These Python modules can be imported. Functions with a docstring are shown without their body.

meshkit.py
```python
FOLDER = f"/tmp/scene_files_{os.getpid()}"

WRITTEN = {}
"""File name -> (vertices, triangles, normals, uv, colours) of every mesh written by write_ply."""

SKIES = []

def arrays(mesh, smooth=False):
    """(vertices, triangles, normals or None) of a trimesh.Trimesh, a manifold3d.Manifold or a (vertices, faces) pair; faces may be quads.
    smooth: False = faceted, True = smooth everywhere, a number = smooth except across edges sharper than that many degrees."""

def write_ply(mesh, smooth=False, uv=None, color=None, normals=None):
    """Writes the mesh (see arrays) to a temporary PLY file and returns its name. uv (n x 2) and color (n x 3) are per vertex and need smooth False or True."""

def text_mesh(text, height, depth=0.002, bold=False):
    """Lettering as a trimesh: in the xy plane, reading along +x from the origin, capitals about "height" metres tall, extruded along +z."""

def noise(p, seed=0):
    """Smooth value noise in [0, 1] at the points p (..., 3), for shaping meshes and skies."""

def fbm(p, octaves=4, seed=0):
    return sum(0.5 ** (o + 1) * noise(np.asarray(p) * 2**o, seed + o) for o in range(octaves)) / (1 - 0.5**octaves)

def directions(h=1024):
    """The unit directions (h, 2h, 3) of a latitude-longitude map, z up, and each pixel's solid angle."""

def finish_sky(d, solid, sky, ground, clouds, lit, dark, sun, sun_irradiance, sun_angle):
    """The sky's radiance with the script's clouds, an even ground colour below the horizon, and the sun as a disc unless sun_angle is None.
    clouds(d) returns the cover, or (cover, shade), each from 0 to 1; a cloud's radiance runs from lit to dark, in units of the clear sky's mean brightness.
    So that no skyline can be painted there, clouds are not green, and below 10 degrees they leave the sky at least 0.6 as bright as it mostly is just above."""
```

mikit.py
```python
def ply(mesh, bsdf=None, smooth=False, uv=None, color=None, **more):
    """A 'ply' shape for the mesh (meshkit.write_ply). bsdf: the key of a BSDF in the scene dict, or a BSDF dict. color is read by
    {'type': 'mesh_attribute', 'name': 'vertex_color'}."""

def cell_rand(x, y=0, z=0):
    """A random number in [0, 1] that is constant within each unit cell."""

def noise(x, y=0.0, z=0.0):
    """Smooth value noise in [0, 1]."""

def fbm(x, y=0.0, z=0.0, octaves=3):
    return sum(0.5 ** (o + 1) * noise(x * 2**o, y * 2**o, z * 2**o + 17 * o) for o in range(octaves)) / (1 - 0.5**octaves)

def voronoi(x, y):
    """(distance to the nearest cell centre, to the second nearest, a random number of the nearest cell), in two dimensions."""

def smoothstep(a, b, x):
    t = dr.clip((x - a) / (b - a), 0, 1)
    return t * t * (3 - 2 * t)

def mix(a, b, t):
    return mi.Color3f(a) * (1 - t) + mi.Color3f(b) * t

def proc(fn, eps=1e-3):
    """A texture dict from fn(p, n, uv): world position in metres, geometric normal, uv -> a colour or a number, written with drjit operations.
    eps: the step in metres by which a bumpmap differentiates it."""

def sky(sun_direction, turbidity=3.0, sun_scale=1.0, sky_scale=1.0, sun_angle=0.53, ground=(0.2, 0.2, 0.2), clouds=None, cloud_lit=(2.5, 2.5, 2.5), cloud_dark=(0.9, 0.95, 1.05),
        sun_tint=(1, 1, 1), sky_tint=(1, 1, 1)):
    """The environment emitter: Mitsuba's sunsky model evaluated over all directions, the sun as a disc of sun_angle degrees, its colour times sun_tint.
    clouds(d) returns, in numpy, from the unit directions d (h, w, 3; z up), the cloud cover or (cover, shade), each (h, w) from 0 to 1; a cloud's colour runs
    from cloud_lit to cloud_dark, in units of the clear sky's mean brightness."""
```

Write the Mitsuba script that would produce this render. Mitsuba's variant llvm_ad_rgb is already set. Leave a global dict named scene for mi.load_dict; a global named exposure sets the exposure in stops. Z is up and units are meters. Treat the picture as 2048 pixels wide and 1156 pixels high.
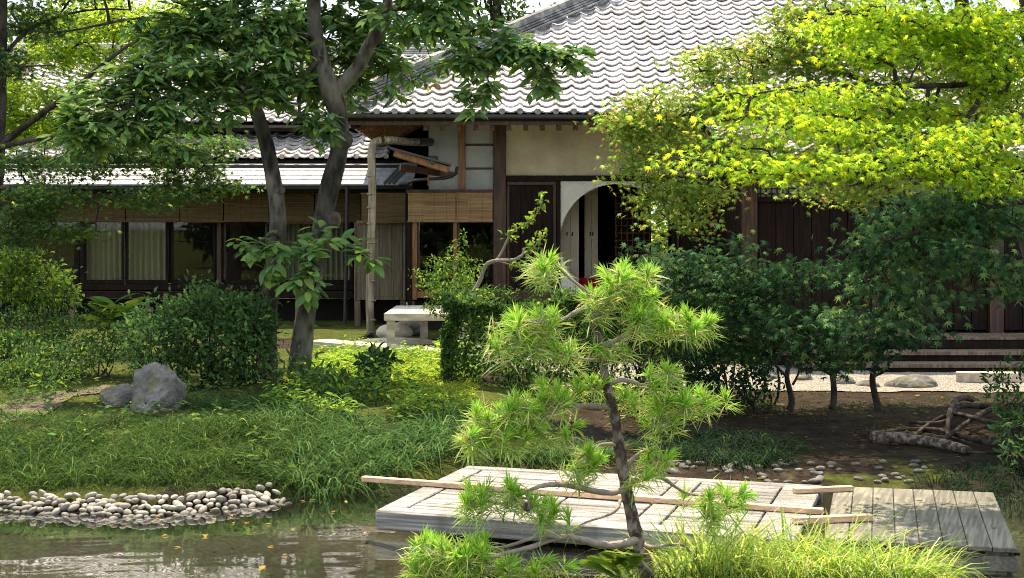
import math, numpy as np, trimesh, mitsuba as mi, mikit, meshkit
from trimesh.transformations import rotation_matrix
T4 = mi.ScalarTransform4f
# ------------------------------------------------------------------ camera, sky, exposure
F, YH, CH = 3000.0, 455.0, 2.1            # focal length and horizon row of the 2048 px photograph, eye height above the pond
scene, labels = {}, {}
scene['camera'] = {'type': 'perspective', 'fov': math.degrees(2 * math.atan(1024 / F)), 'fov_axis': 'x',
                   'principal_point_offset_y': (578 - YH) / 1156, 'near_clip': 0.05, 'far_clip': 2000.0,
                   'to_world': T4().look_at(origin=[0, 0, CH], target=[0, 1, CH], up=[0, 0, 1])}
SUN_EL, SUN_AZ = 66.0, -13.0              # azimuth from +y (away from the camera), negative = to the left
_e, _a = math.radians(SUN_EL), math.radians(SUN_AZ)
SUN = [math.sin(_a) * math.cos(_e), math.cos(_a) * math.cos(_e), math.sin(_e)]
def clouds(d):
    n = meshkit.fbm(d * np.array([3.0, 3.0, 6.0]), 4, 5)
    return 0.35 + 0.6 * np.clip((n - 0.38) / 0.3, 0, 1)
scene['sky'] = mikit.sky(SUN, turbidity=3.5, clouds=clouds, cloud_lit=(2.1, 2.1, 2.1), sun_tint=(1.0, 0.97, 0.9))
exposure = 2.9

# ------------------------------------------------------------------ helpers
def at(px, py, Y):
    return np.array([(px - 1024) * Y / F, Y, CH - (py - YH) * Y / F])
def wx(px, Y): return (px - 1024) * Y / F
def wz(py, Y): return CH - (py - YH) * Y / F
def topx(p):
    p = np.asarray(p, float)
    return np.stack([1024 + p[..., 0] * F / p[..., 1], YH + (CH - p[..., 2]) * F / p[..., 1]], -1)
used = {}
def ply(mesh, mat, **k): return mikit.ply(mesh, 'mat_' + mat, **k)
def numbered(key):
    n = used.get(key, 0); used[key] = n + 1
    return key if n == 0 else f'{key}_{n:03d}'
def thing(name, label, cat, group=None, kind=None):
    key = numbered(name)
    labels[key] = {'label': label, 'category': cat}
    if group: labels[key]['group'] = group
    if kind: labels[key]['kind'] = kind
    return key
def add(name, mesh, mat, parent=None, smooth=False, color=None, label=None, kind=None, **more):
    key = numbered(f'{parent}__{name}' if parent else name)
    scene[key] = ply(mesh, mat, smooth=smooth, color=color, **more)
    if label or kind:
        labels.setdefault(key, {})
        if label: labels[key]['label'] = label
        if kind: labels[key]['kind'] = kind
    return key
def struct(name, mesh, mat, label, smooth=False, cat=None, **more):
    key = add(name, mesh, mat, None, smooth, **more)
    labels[key] = {'kind': 'structure', 'label': label, 'category': cat or name.replace('_', ' ')}
    return key
def copy_to(name, src, m, parent, bsdf=None):
    key = numbered(f'{parent}__{name}')
    scene[key] = {**scene_src[src], 'to_world': T4(m)}
    if bsdf: scene[key]['bsdf'] = {'type': 'ref', 'id': 'mat_' + bsdf}
    return key
scene_src = {}
def cbox(x0, x1, y0, y1, z0, z1, c=0.004):
    x0, x1, y0, y1, z0, z1 = min(x0, x1), max(x0, x1), min(y0, y1), max(y0, y1), min(z0, z1), max(z0, z1)
    c = min(c, 0.3 * (x1 - x0), 0.3 * (y1 - y0), 0.3 * (z1 - z0))
    pts = []
    for sx in (0, 1):
        for sy in (0, 1):
            for sz in (0, 1):
                X, Y, Z = (x0, x1)[sx], (y0, y1)[sy], (z0, z1)[sz]
                dx, dy, dz = (c, -c)[sx], (c, -c)[sy], (c, -c)[sz]
                pts += [[X, Y + dy, Z + dz], [X + dx, Y, Z + dz], [X + dx, Y + dy, Z]]
    return trimesh.convex.convex_hull(np.array(pts))
def pbox(p0, q0, p1, q1, Y, dep, c=0.004):          # a box seen as the pixel rectangle, front face at distance Y
    return cbox(wx(p0, Y), wx(p1, Y), Y, Y + dep, wz(q1, Y), wz(q0, Y), c)
def beam(a, b, w, h, up=(0, 0, 1), c=0.003):          # a bar from a to b
    a, b = np.asarray(a, float), np.asarray(b, float)
    d = b - a; L = np.linalg.norm(d); d /= L
    s = np.cross(d, up); s /= np.linalg.norm(s); u = np.cross(s, d)
    m = np.eye(4); m[:3, 0], m[:3, 1], m[:3, 2], m[:3, 3] = s, d, u, a
    k = cbox(-w / 2, w / 2, 0, L, -h / 2, h / 2, c); k.apply_transform(m)
    return k
def hull(pts): return trimesh.convex.convex_hull(np.array(pts, float))
def cat(*ms): return trimesh.util.concatenate([m for m in ms])
def spline(pts, n):
    from scipy.interpolate import CubicSpline
    p = np.asarray(pts, float)
    t = np.concatenate([[0], np.cumsum(np.linalg.norm(np.diff(p[:, :3], axis=0), axis=1))])
    return CubicSpline(t, p)(np.linspace(0, t[-1], n))
def tube_vf(p, r, sides=6, wob=0, seed=0):
    p = np.asarray(p, float); n = len(p); r = np.broadcast_to(r, (n,))
    t = np.gradient(p, axis=0); t /= np.linalg.norm(t, axis=1, keepdims=True) + 1e-12
    ref = np.array([1.0, 0.2, 0.1]) if abs(t[:, 2]).mean() > 0.6 else np.array([0.05, 0.1, 1.0])
    a = np.cross(t, ref); a /= np.linalg.norm(a, axis=1, keepdims=True) + 1e-12
    b = np.cross(t, a); ang = np.arange(sides) * 2 * np.pi / sides
    rr = np.repeat(r[:, None], sides, 1)
    v = p[:, None] + rr[..., None] * (np.cos(ang)[None, :, None] * a[:, None] + np.sin(ang)[None, :, None] * b[:, None])
    if wob:
        f = meshkit.fbm(v.reshape(-1, 3) * (0.35 / np.mean(r)) + seed, 3, seed).reshape(n, sides)
        v = p[:, None] + (v - p[:, None]) * (1 + wob * (f - 0.5) * 2)[..., None]
    i, j = np.meshgrid(np.arange(n - 1), np.arange(sides), indexing='ij')
    A, Bq, C, D = i * sides + j, i * sides + (j + 1) % sides, (i + 1) * sides + (j + 1) % sides, (i + 1) * sides + j
    f = np.concatenate([np.stack([A, Bq, C], -1).reshape(-1, 3), np.stack([A, C, D], -1).reshape(-1, 3)])
    v = np.vstack([v.reshape(-1, 3), p[:1], p[-1:]])
    k = np.arange(sides); e0, e1 = n * sides, n * sides + 1; o = (n - 1) * sides
    f = np.vstack([f, np.stack([(k + 1) % sides, k, k * 0 + e0], 1), np.stack([o + k, o + (k + 1) % sides, k * 0 + e1], 1)])
    return v, f[:, ::-1]
def tubes(list_pr, sides=5, wob=0):
    V, Fc, o = [], [], 0
    for k, (p, r) in enumerate(list_pr):
        v, f = tube_vf(p, r, sides if np.max(r) > 0.0085 else 3, wob, k)
        V.append(v); Fc.append(f + o); o += len(v)
    return np.vstack(V), np.vstack(Fc)
def tube_mesh(p, r, sides=10, wob=0, seed=0):
    v, f = tube_vf(p, r, sides, wob, seed)
    return trimesh.Trimesh(v, f, process=False)
def norm(v): return v / (np.linalg.norm(v, axis=-1, keepdims=True) + 1e-12)
def leaves_vfc(base, pos, d, n, s, col, tip=None):
    """base (v, f): leaf along +y from its stalk, facing +z; one copy per row of pos with axis d, face normal n, size s, colour col."""
    bv, bf = base
    d = norm(d); x = norm(np.cross(d, n)); z = np.cross(x, d)
    s = np.broadcast_to(s, (len(pos),))
    v = pos[:, None] + s[:, None, None] * (bv[None, :, :1] * x[:, None] + bv[None, :, 1:2] * d[:, None] + bv[None, :, 2:] * z[:, None])
    f = bf[None] + (np.arange(len(pos)) * len(bv))[:, None, None]
    c = np.repeat(np.clip(col, 0.002, 0.95)[:, None], len(bv), 1)
    if tip is not None:
        c = c * (1 + tip * bv[None, :, 1:2])
    return v.reshape(-1, 3), f.reshape(-1, 3), c.reshape(-1, 3)
def jitter(rng, base, n, amt=0.2, hue=0.12):
    base = np.asarray(base, float)
    k = np.exp(rng.normal(0, amt, (n, 1)))
    h = rng.normal(0, hue, (n, 1))
    return base * k * np.hstack([1 + h, np.ones((n, 1)), 1 - h])
def blend(rng, cols, w, n, amt=0.2, hue=0.1):
    i = rng.choice(len(cols), n, p=np.array(w) / np.sum(w))
    return jitter(rng, np.array(cols)[i], n, amt, hue)
# leaf shapes
def star_leaf(lobes=7, droop=0.25):
    if lobes == 7:
        ang = np.radians([-128, -84, -40, 0, 40, 84, 128]); ln = [0.30, 0.48, 0.62, 0.70, 0.62, 0.48, 0.30]
    else:
        ang = np.radians([-100, -48, 0, 48, 100]); ln = [0.42, 0.60, 0.70, 0.60, 0.42]
    c = np.array([0, 0.22, 0]); v = [c]
    edge = [np.array([0, 0.02, 0])]
    for k, (a, l) in enumerate(zip(ang, ln)):
        edge.append(c + l * np.array([math.sin(a), math.cos(a), 0]))
        if k < len(ang) - 1:
            m = (a + ang[k + 1]) / 2
            edge.append(c + 0.2 * np.array([math.sin(m), math.cos(m), 0]))
    v = np.array([c] + edge); r = np.linalg.norm(v[:, :2] - c[:2], axis=1)
    v[:, 2] = -droop * r ** 2 + 0.03
    k = len(edge)
    f = [[0, 1 + (i + 1) % k, 1 + i] for i in range(k)]
    return v, np.array(f)
def lance_leaf(w=0.3, fold=0.06, curl=0.18):
    ys = np.array([0.0, 0.22, 0.5, 0.78, 1.0]); ws = np.array([0.02, 0.34, 0.5, 0.34, 0.0]) * w
    v = []
    for y, h in zip(ys, ws):
        z = -curl * y ** 2
        v += [[-h, y, z + fold * h / w * 2 * 0.5], [0, y, z], [h, y, z + fold * h / w * 2 * 0.5]]
    f = []
    for i in range(4):
        a = 3 * i
        for o in (0, 1):
            f += [[a + o, a + o + 1, a + o + 4], [a + o, a + o + 4, a + o + 3]]
    return np.array(v), np.array(f)
def small_leaf(w=0.5, fold=0.12):
    v = np.array([[0, 0, 0], [-w / 2, 0.5, fold], [0, 0.5, 0], [w / 2, 0.5, fold], [0, 1, -0.1]])
    return v, np.array([[0, 2, 1], [0, 3, 2], [2, 4, 1], [2, 3, 4]])
STAR7, STAR5, LANCE, LANCE_W, SMALL = star_leaf(7), star_leaf(5), lance_leaf(0.34), lance_leaf(0.42, 0.08, 0.25), small_leaf()
def blades_vfc(rng, root, d, L, w, bend, col, seg=4, tipcol=None):
    """arching ribbons: root (n,3), d (n,3) start direction, lengths, widths, bend = how far the tip falls."""
    n = len(root); d = norm(d)
    side = norm(np.cross(d, np.array([0, 0, 1.0]) + rng.normal(0, 0.25, (n, 3))))
    t = np.linspace(0, 1, seg + 1)
    p = root[:, None] + (L[:, None] * t)[..., None] * d[:, None]
    hz = norm(d * np.array([1, 1, 0.0]) + 1e-6)
    p = p + (L * bend)[:, None, None] * (t ** 2)[None, :, None] * (0.55 * hz[:, None] - np.array([0, 0, 0.75]))
    p = p - (L * bend)[:, None, None] * (np.clip(t - 0.5, 0, 1) ** 2)[None, :, None] * np.array([0, 0, 0.9])
    wd = (w[:, None] * (1 - t ** 2.2 * 0.93))[..., None]
    v = np.stack([p - wd * side[:, None] / 2, p + wd * side[:, None] / 2], 2).reshape(n, -1, 3)
    q = np.arange(seg) * 2
    f = np.concatenate([np.stack([q, q + 1, q + 3], 1), np.stack([q, q + 3, q + 2], 1)])
    c = np.repeat(col[:, None], 2 * (seg + 1), 1)
    if tipcol is not None:
        tt = np.repeat(t, 2)[None, :, None]; c = c * (1 - tt * 0.6) + tt * 0.6 * np.asarray(tipcol)
    return v.reshape(-1, 3), (f[None] + (np.arange(n) * 2 * (seg + 1))[:, None, None]).reshape(-1, 3), np.clip(c, 0.002, 0.95).reshape(-1, 3)
def join(*parts):
    V, Fc, C, o = [], [], [], 0
    for v, f, c in parts:
        V.append(v); Fc.append(f + o); C.append(c); o += len(v)
    return np.vstack(V), np.vstack(Fc), np.vstack(C)
def leafpart(name, vfc, mat, parent, label=None, kind=None):
    v, f, c = vfc
    return add(name, (v, f), mat, parent, False, color=c, label=label, kind=kind)
def ground_z(X, Y):
    X, Y = np.asarray(X, float), np.asarray(Y, float)
    ys = np.interp(X, SH_X, SH_Y); yn = np.interp(X, NS_X, NS_Y)
    d = Y - ys; e = yn - Y
    left = np.interp(d, [-1.3, -0.2, 0.0, 0.25, 0.8, 2.0, 3.5, 6.0, 9.0], [-0.36, -0.16, -0.03, 0.1, 0.2, 0.36, 0.44, 0.43, 0.42])
    right = np.interp(d, [-1.3, -0.2, 0.0, 0.4, 1.2, 3.0, 5.0, 7.5, 9.5], [-0.36, -0.16, -0.03, 0.06, 0.11, 0.2, 0.22, 0.2, 0.2])
    t = np.clip((X + 0.6) / 2.2, 0, 1); t = t * t * (3 - 2 * t)
    far = left * (1 - t) + right * t
    near = np.interp(e, [-1.0, -0.2, 0.0, 0.25, 0.9, 3.0], [-0.36, -0.14, -0.03, 0.13, 0.3, 0.42])
    z = np.where(d > e, far, near)
    return z + 0.05 * (meshkit.fbm(np.stack([X * 1.1, Y * 1.1, 0 * X], -1), 3, 3) - 0.5) + 0.02 * (meshkit.fbm(np.stack([X * 6, Y * 6, 0 * X], -1), 2, 8) - 0.5)
SH_X = [-30, -5, -3.8, -2.64, -1.95, -1.5, -0.8, -0.4, 1.0, 2.3, 3.3, 4.5, 30]
SH_Y = [12.5, 11.5, 11.1, 10.9, 11.35, 11.75, 12.0, 12.3, 12.25, 11.9, 11.7, 11.3, 11.0]
NS_X = [-30, -3, -0.5, 0.2, 0.6, 3.2, 4.5, 30]
NS_Y = [6.5, 6.8, 7.4, 7.9, 8.2, 8.3, 8.0, 7.0]

# ------------------------------------------------------------------ materials
import drjit as dr
from mikit import proc, noise, fbm, voronoi, cell_rand, smoothstep, mix
def two(b): return {'type': 'twosided', 'bsdf': b}
def rgb(*c): return {'type': 'rgb', 'value': list(c)}
def prin(col, rough=0.6, spec=0.5, **k):
    return two({'type': 'principled', 'base_color': col if isinstance(col, dict) else rgb(*col), 'roughness': rough, 'specular': spec, **k})
def bump(b, fn, eps=2e-3):
    return two({'type': 'bumpmap', 'arbitrary': proc(fn, eps), 'scale': 1.0, 'bsdf': b['bsdf']})
VC = {'type': 'mesh_attribute', 'name': 'vertex_color'}
scene['mat_leaf_matt'] = {'type': 'principledthin', 'base_color': VC, 'roughness': 0.55, 'diff_trans': 1.2, 'eta': 1.4}
scene['mat_leaf_shiny'] = {'type': 'principledthin', 'base_color': VC, 'roughness': 0.3, 'diff_trans': 0.8, 'eta': 1.5}
scene['mat_needle'] = {'type': 'principledthin', 'base_color': VC, 'roughness': 0.42, 'diff_trans': 0.7, 'eta': 1.5}
def wood(a, b, sx, sy, sz, k=6.0, wear=0.3):
    def fn(p, n, uv):
        g = fbm(p.x * sx, p.y * sy, p.z * sz, 4); h = fbm(p.x * 1.7, p.y * 1.7, p.z * 1.7 + 5, 3)
        return mix(a, b, smoothstep(0.3, 0.7, g)) * (1 - wear + 2 * wear * h)
    return proc(fn)
scene['mat_wood_dark'] = prin(wood((0.007, 0.004, 0.003), (0.02, 0.0105, 0.0065), 40, 40, 2.5), 0.6, 0.15)
scene['mat_wood_brown'] = prin(wood((0.035, 0.017, 0.009), (0.085, 0.042, 0.02), 40, 40, 2.5), 0.5)
scene['mat_wood_orange'] = prin(wood((0.16, 0.075, 0.03), (0.28, 0.135, 0.055), 45, 45, 3), 0.5)
scene['mat_wood_grey'] = prin(wood((0.10, 0.075, 0.05), (0.2, 0.155, 0.105), 40, 40, 2), 0.65)
DA = math.atan2(-0.94, 2.68)                        # the deck's long direction
cd, sd = math.cos(DA), math.sin(DA)
def deck_col(p, n, uv):
    u, v = p.x * cd + p.y * sd, -p.x * sd + p.y * cd
    g = fbm(u * 3.0, v * 70, p.z * 70, 3); s = fbm(u * 2.2, v * 3, 3.0, 4); r = cell_rand(dr.floor(v / 0.09), 3, dr.floor(u / 0.9))
    return mix(mix((0.15, 0.146, 0.134), (0.37, 0.362, 0.342), smoothstep(0.3, 0.75, g)) * (0.62 + 0.7 * s) * (0.82 + 0.36 * r), (0.12, 0.12, 0.1), 0.6 * smoothstep(0.56, 0.75, fbm(u * 5, v * 7, 9.0, 4)))
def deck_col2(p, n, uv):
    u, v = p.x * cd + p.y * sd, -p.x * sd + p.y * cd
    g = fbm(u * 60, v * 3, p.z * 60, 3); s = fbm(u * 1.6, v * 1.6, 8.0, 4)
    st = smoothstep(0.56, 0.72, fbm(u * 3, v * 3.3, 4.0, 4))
    return mix(mix((0.1, 0.1, 0.078), (0.195, 0.19, 0.148), smoothstep(0.3, 0.75, g)) * (0.6 + 0.75 * s), (0.1, 0.1, 0.085), 0.55 * st)  # green grey wood, darkened further to carry the half shade of the maples
scene['mat_deck_wood'] = prin(proc(deck_col), 0.75, 0.35)
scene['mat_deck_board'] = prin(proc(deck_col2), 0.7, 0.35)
scene['mat_fresh_wood'] = prin(wood((0.52, 0.34, 0.21), (0.72, 0.5, 0.33), 5, 60, 60), 0.6)
scene['mat_bench_wood'] = prin(wood((0.36, 0.32, 0.26), (0.56, 0.5, 0.42), 4, 50, 12), 0.7)
def plaster_fn(a, b):
    def fn(p, n, uv):
        s = fbm(p.x * 1.3, p.y, p.z * 2.2, 4); q = fbm(p.x * 25, 3.0, p.z * 25, 2); m = fbm(p.x * 5, 1.0, p.z * 1.1, 3)
        return mix(a, b, smoothstep(0.25, 0.75, 0.6 * s + 0.4 * m)) * (0.92 + 0.16 * q)
    return proc(fn)
scene['mat_plaster'] = prin(plaster_fn((0.5, 0.44, 0.29), (0.68, 0.61, 0.42)), 0.9, 0.2)
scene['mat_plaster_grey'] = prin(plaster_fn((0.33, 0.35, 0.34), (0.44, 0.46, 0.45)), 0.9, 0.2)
scene['mat_plaster_white'] = prin(plaster_fn((0.68, 0.66, 0.58), (0.76, 0.74, 0.67)), 0.9, 0.2)
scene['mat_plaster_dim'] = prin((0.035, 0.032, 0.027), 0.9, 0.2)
def tile_fn(p, n, uv):
    r = cell_rand(dr.floor(p.x / 0.272), dr.floor(p.y / 0.206), 2)
    s = fbm(p.x * 2.1, p.y * 2.1, p.z * 2.1, 4); q = fbm(p.x * 14, p.y * 5, p.z * 5, 3)
    c = mix((0.33, 0.32, 0.327), (0.55, 0.535, 0.53), r)
    return mix(mix(c, (0.6, 0.53, 0.49), 0.6 * smoothstep(0.5, 0.7, q)), (0.2, 0.2, 0.17), 0.65 * smoothstep(0.54, 0.72, fbm(p.x * 9, p.y * 2, p.z * 2 + 3, 3))) * (0.75 + 0.5 * s)
scene['mat_roof_tile'] = prin(proc(tile_fn), 0.38, 0.6)
def ridge_fn(p, n, uv):
    s = fbm(p.x * 7, p.y * 7, p.z * 7, 4)
    return mix((0.09, 0.095, 0.1), (0.26, 0.27, 0.25), smoothstep(0.4, 0.7, s))
scene['mat_ridge_tile'] = prin(proc(ridge_fn), 0.55, 0.5)
def sheet_fn(p, n, uv):
    s = fbm(p.x * 0.8, p.y * 6, 0.0, 4)
    return mix((0.26, 0.26, 0.265), (0.44, 0.44, 0.44), s) * (0.7 + 0.6 * fbm(p.x * 12, p.y * 3, 1.0, 2))
scene['mat_roof_sheet'] = prin(proc(sheet_fn), 0.5, 0.45)
scene['mat_gutter_metal'] = prin((0.05, 0.055, 0.055), 0.4, 0.5)
scene['mat_black_metal'] = prin((0.02, 0.02, 0.022), 0.4, 0.5)
def stone_fn(p, n, uv):
    s = fbm(p.x * 4, p.y * 4, p.z * 4, 4); q = fbm(p.x * 22, p.y * 22, p.z * 22, 3)
    c = mix((0.075, 0.074, 0.066), (0.21, 0.205, 0.185), smoothstep(0.25, 0.75, s)) * (0.5 + 1.0 * q)
    m = smoothstep(0.55, 0.75, fbm(p.x * 6, p.y * 6, p.z * 6 + 9, 3))
    return mix(c, (0.12, 0.13, 0.05), 0.7 * m)
scene['mat_rock'] = bump(prin(proc(stone_fn), 0.85, 0.3), lambda p, n, uv: 0.03 * fbm(p.x * 9, p.y * 9, p.z * 9, 4))
def cobble_fn(p, n, uv):
    r = voronoi(p.x * 6, p.y * 6)[2]; q = fbm(p.x * 30, p.y * 30, p.z * 30, 3)
    return mix((0.19, 0.182, 0.155), (0.38, 0.365, 0.315), r) * (0.7 + 0.6 * q) * (0.5 + 0.5 * smoothstep(0.0, 0.05, p.z))
scene['mat_shore_rock'] = prin(proc(stone_fn), 0.8, 0.25)
scene['mat_cobble'] = prin(proc(cobble_fn), 0.75, 0.35)
scene['mat_pale_stone'] = prin(proc(lambda p, n, uv: mix((0.42, 0.38, 0.29), (0.62, 0.57, 0.45), fbm(p.x * 9, p.y * 9, p.z * 9, 4))), 0.85, 0.3)
def bark_fn(p, n, uv):
    g = fbm(p.x * 16, p.y * 16, p.z * 5, 4); l = smoothstep(0.5, 0.68, fbm(p.x * 4.0, p.y * 4.0, p.z * 3.0, 4))
    c = mix((0.05, 0.043, 0.036), (0.19, 0.167, 0.137), smoothstep(0.3, 0.7, g))
    c = mix(c, (0.24, 0.24, 0.19), 0.5 * l)
    return c * (0.4 + 0.8 * smoothstep(0.3, 0.7, fbm(p.x * 2.5, p.y * 2.5, p.z * 1.6 + 4, 3)))
scene['mat_bark'] = bump(prin(proc(bark_fn), 0.9, 0.2), lambda p, n, uv: 0.012 * fbm(p.x * 22, p.y * 22, p.z * 7, 3))
scene['mat_bark_dark'] = prin(wood((0.025, 0.02, 0.016), (0.075, 0.062, 0.05), 14, 14, 6), 0.9, 0.2)
def pine_bark(p, n, uv):
    g = fbm(p.x * 45, p.y * 45, p.z * 22, 4)
    return mix((0.06, 0.045, 0.036), (0.27, 0.225, 0.185), smoothstep(0.35, 0.68, g))
scene['mat_bark_pine'] = bump(prin(proc(pine_bark), 0.9, 0.2), lambda p, n, uv: 0.006 * fbm(p.x * 50, p.y * 50, p.z * 28, 3))
scene['mat_twig_pale'] = prin(proc(lambda p, n, uv: mix((0.16, 0.13, 0.1), (0.42, 0.37, 0.31), fbm(p.x * 30, p.y * 30, p.z * 30, 3))), 0.85, 0.3)
scene['mat_bamboo'] = prin(proc(lambda p, n, uv: mix((0.13, 0.105, 0.07), (0.33, 0.28, 0.2), smoothstep(0.3, 0.7, fbm(p.x * 60, p.y * 60, p.z * 3, 4))) * (0.6 + 0.8 * fbm(p.x * 3, p.y * 3, p.z * 5, 3))), 0.55)
def blind_fn(p, n, uv):
    r = cell_rand(dr.floor(p.z / 0.009), dr.floor(p.x / 0.7), 1); s = fbm(p.x * 6, 2.0, p.z * 60, 3)
    th = smoothstep(0.035, 0.05, dr.abs((p.x / 0.19 - dr.floor(p.x / 0.19)) - 0.5) * 2)
    return mix((0.09, 0.056, 0.027), (0.18, 0.117, 0.058), r) * (0.7 + 0.6 * s) * (0.6 + 0.4 * th)
scene['mat_blind_new'] = prin(proc(lambda p, n, uv: blind_fn(p, n, uv) * 2.1), 0.7, 0.3)  # same reeds brightened for the bay; eave shade is in the darker wing colour
scene['mat_blind_reed'] = bump(prin(proc(blind_fn), 0.7, 0.3), lambda p, n, uv: 0.0015 * dr.abs(dr.sin(p.z * math.pi / 0.009)))
scene['mat_curtain'] = prin((0.2, 0.2, 0.145), 0.9, 0.2)
scene['mat_paper'] = prin((0.62, 0.6, 0.52), 0.9, 0.2)
scene['mat_fusuma'] = prin((0.62, 0.55, 0.43), 0.85, 0.2)
scene['mat_red_cloth'] = prin((0.42, 0.02, 0.03), 0.9, 0.2)
scene['mat_glass'] = {'type': 'thindielectric', 'int_ior': 1.25}
scene['mat_water_surface'] = {'type': 'thindielectric', 'int_ior': 1.33}
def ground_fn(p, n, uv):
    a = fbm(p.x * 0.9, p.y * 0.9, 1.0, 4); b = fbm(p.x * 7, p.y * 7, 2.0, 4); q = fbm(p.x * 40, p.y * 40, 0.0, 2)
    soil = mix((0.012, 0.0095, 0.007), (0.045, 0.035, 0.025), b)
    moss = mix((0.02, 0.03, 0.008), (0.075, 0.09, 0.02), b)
    c = mix(soil, moss, smoothstep(0.4, 0.56, a + 0.25 * (b - 0.5) - 0.22 + 0.34 * smoothstep(1.0, -1.0, p.x)))  # bare soil takes over rightwards, its dark colour doing for maple shade
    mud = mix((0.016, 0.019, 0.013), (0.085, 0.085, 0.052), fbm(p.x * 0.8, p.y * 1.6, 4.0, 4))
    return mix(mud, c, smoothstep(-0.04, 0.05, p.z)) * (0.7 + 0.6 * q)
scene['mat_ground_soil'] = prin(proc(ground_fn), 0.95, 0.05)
def gravel_fn(p, n, uv):
    d = voronoi(p.x * 45, p.y * 45)
    return mix((0.22, 0.205, 0.175), (0.45, 0.425, 0.37), d[2]) * (0.45 + 0.55 * smoothstep(0.02, 0.3, d[1] - d[0]))
scene['mat_gravel_stone'] = bump(prin(proc(gravel_fn), 0.9, 0.2), lambda p, n, uv: 0.006 * smoothstep(0.0, 0.4, voronoi(p.x * 45, p.y * 45)[1] - voronoi(p.x * 45, p.y * 45)[0]), 3e-3)
scene['mat_path_soil'] = prin(proc(lambda p, n, uv: mix(mix((0.06, 0.048, 0.036), (0.15, 0.125, 0.095), fbm(p.x * 6, p.y * 6, 0.0, 4)), (0.09, 0.11, 0.025), smoothstep(0.45, 0.62, fbm(p.x * 2.2, p.y * 2.2, 3.0, 4))) * (0.7 + 0.6 * fbm(p.x * 50, p.y * 50, 0.0, 2))), 0.95, 0.15)

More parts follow.
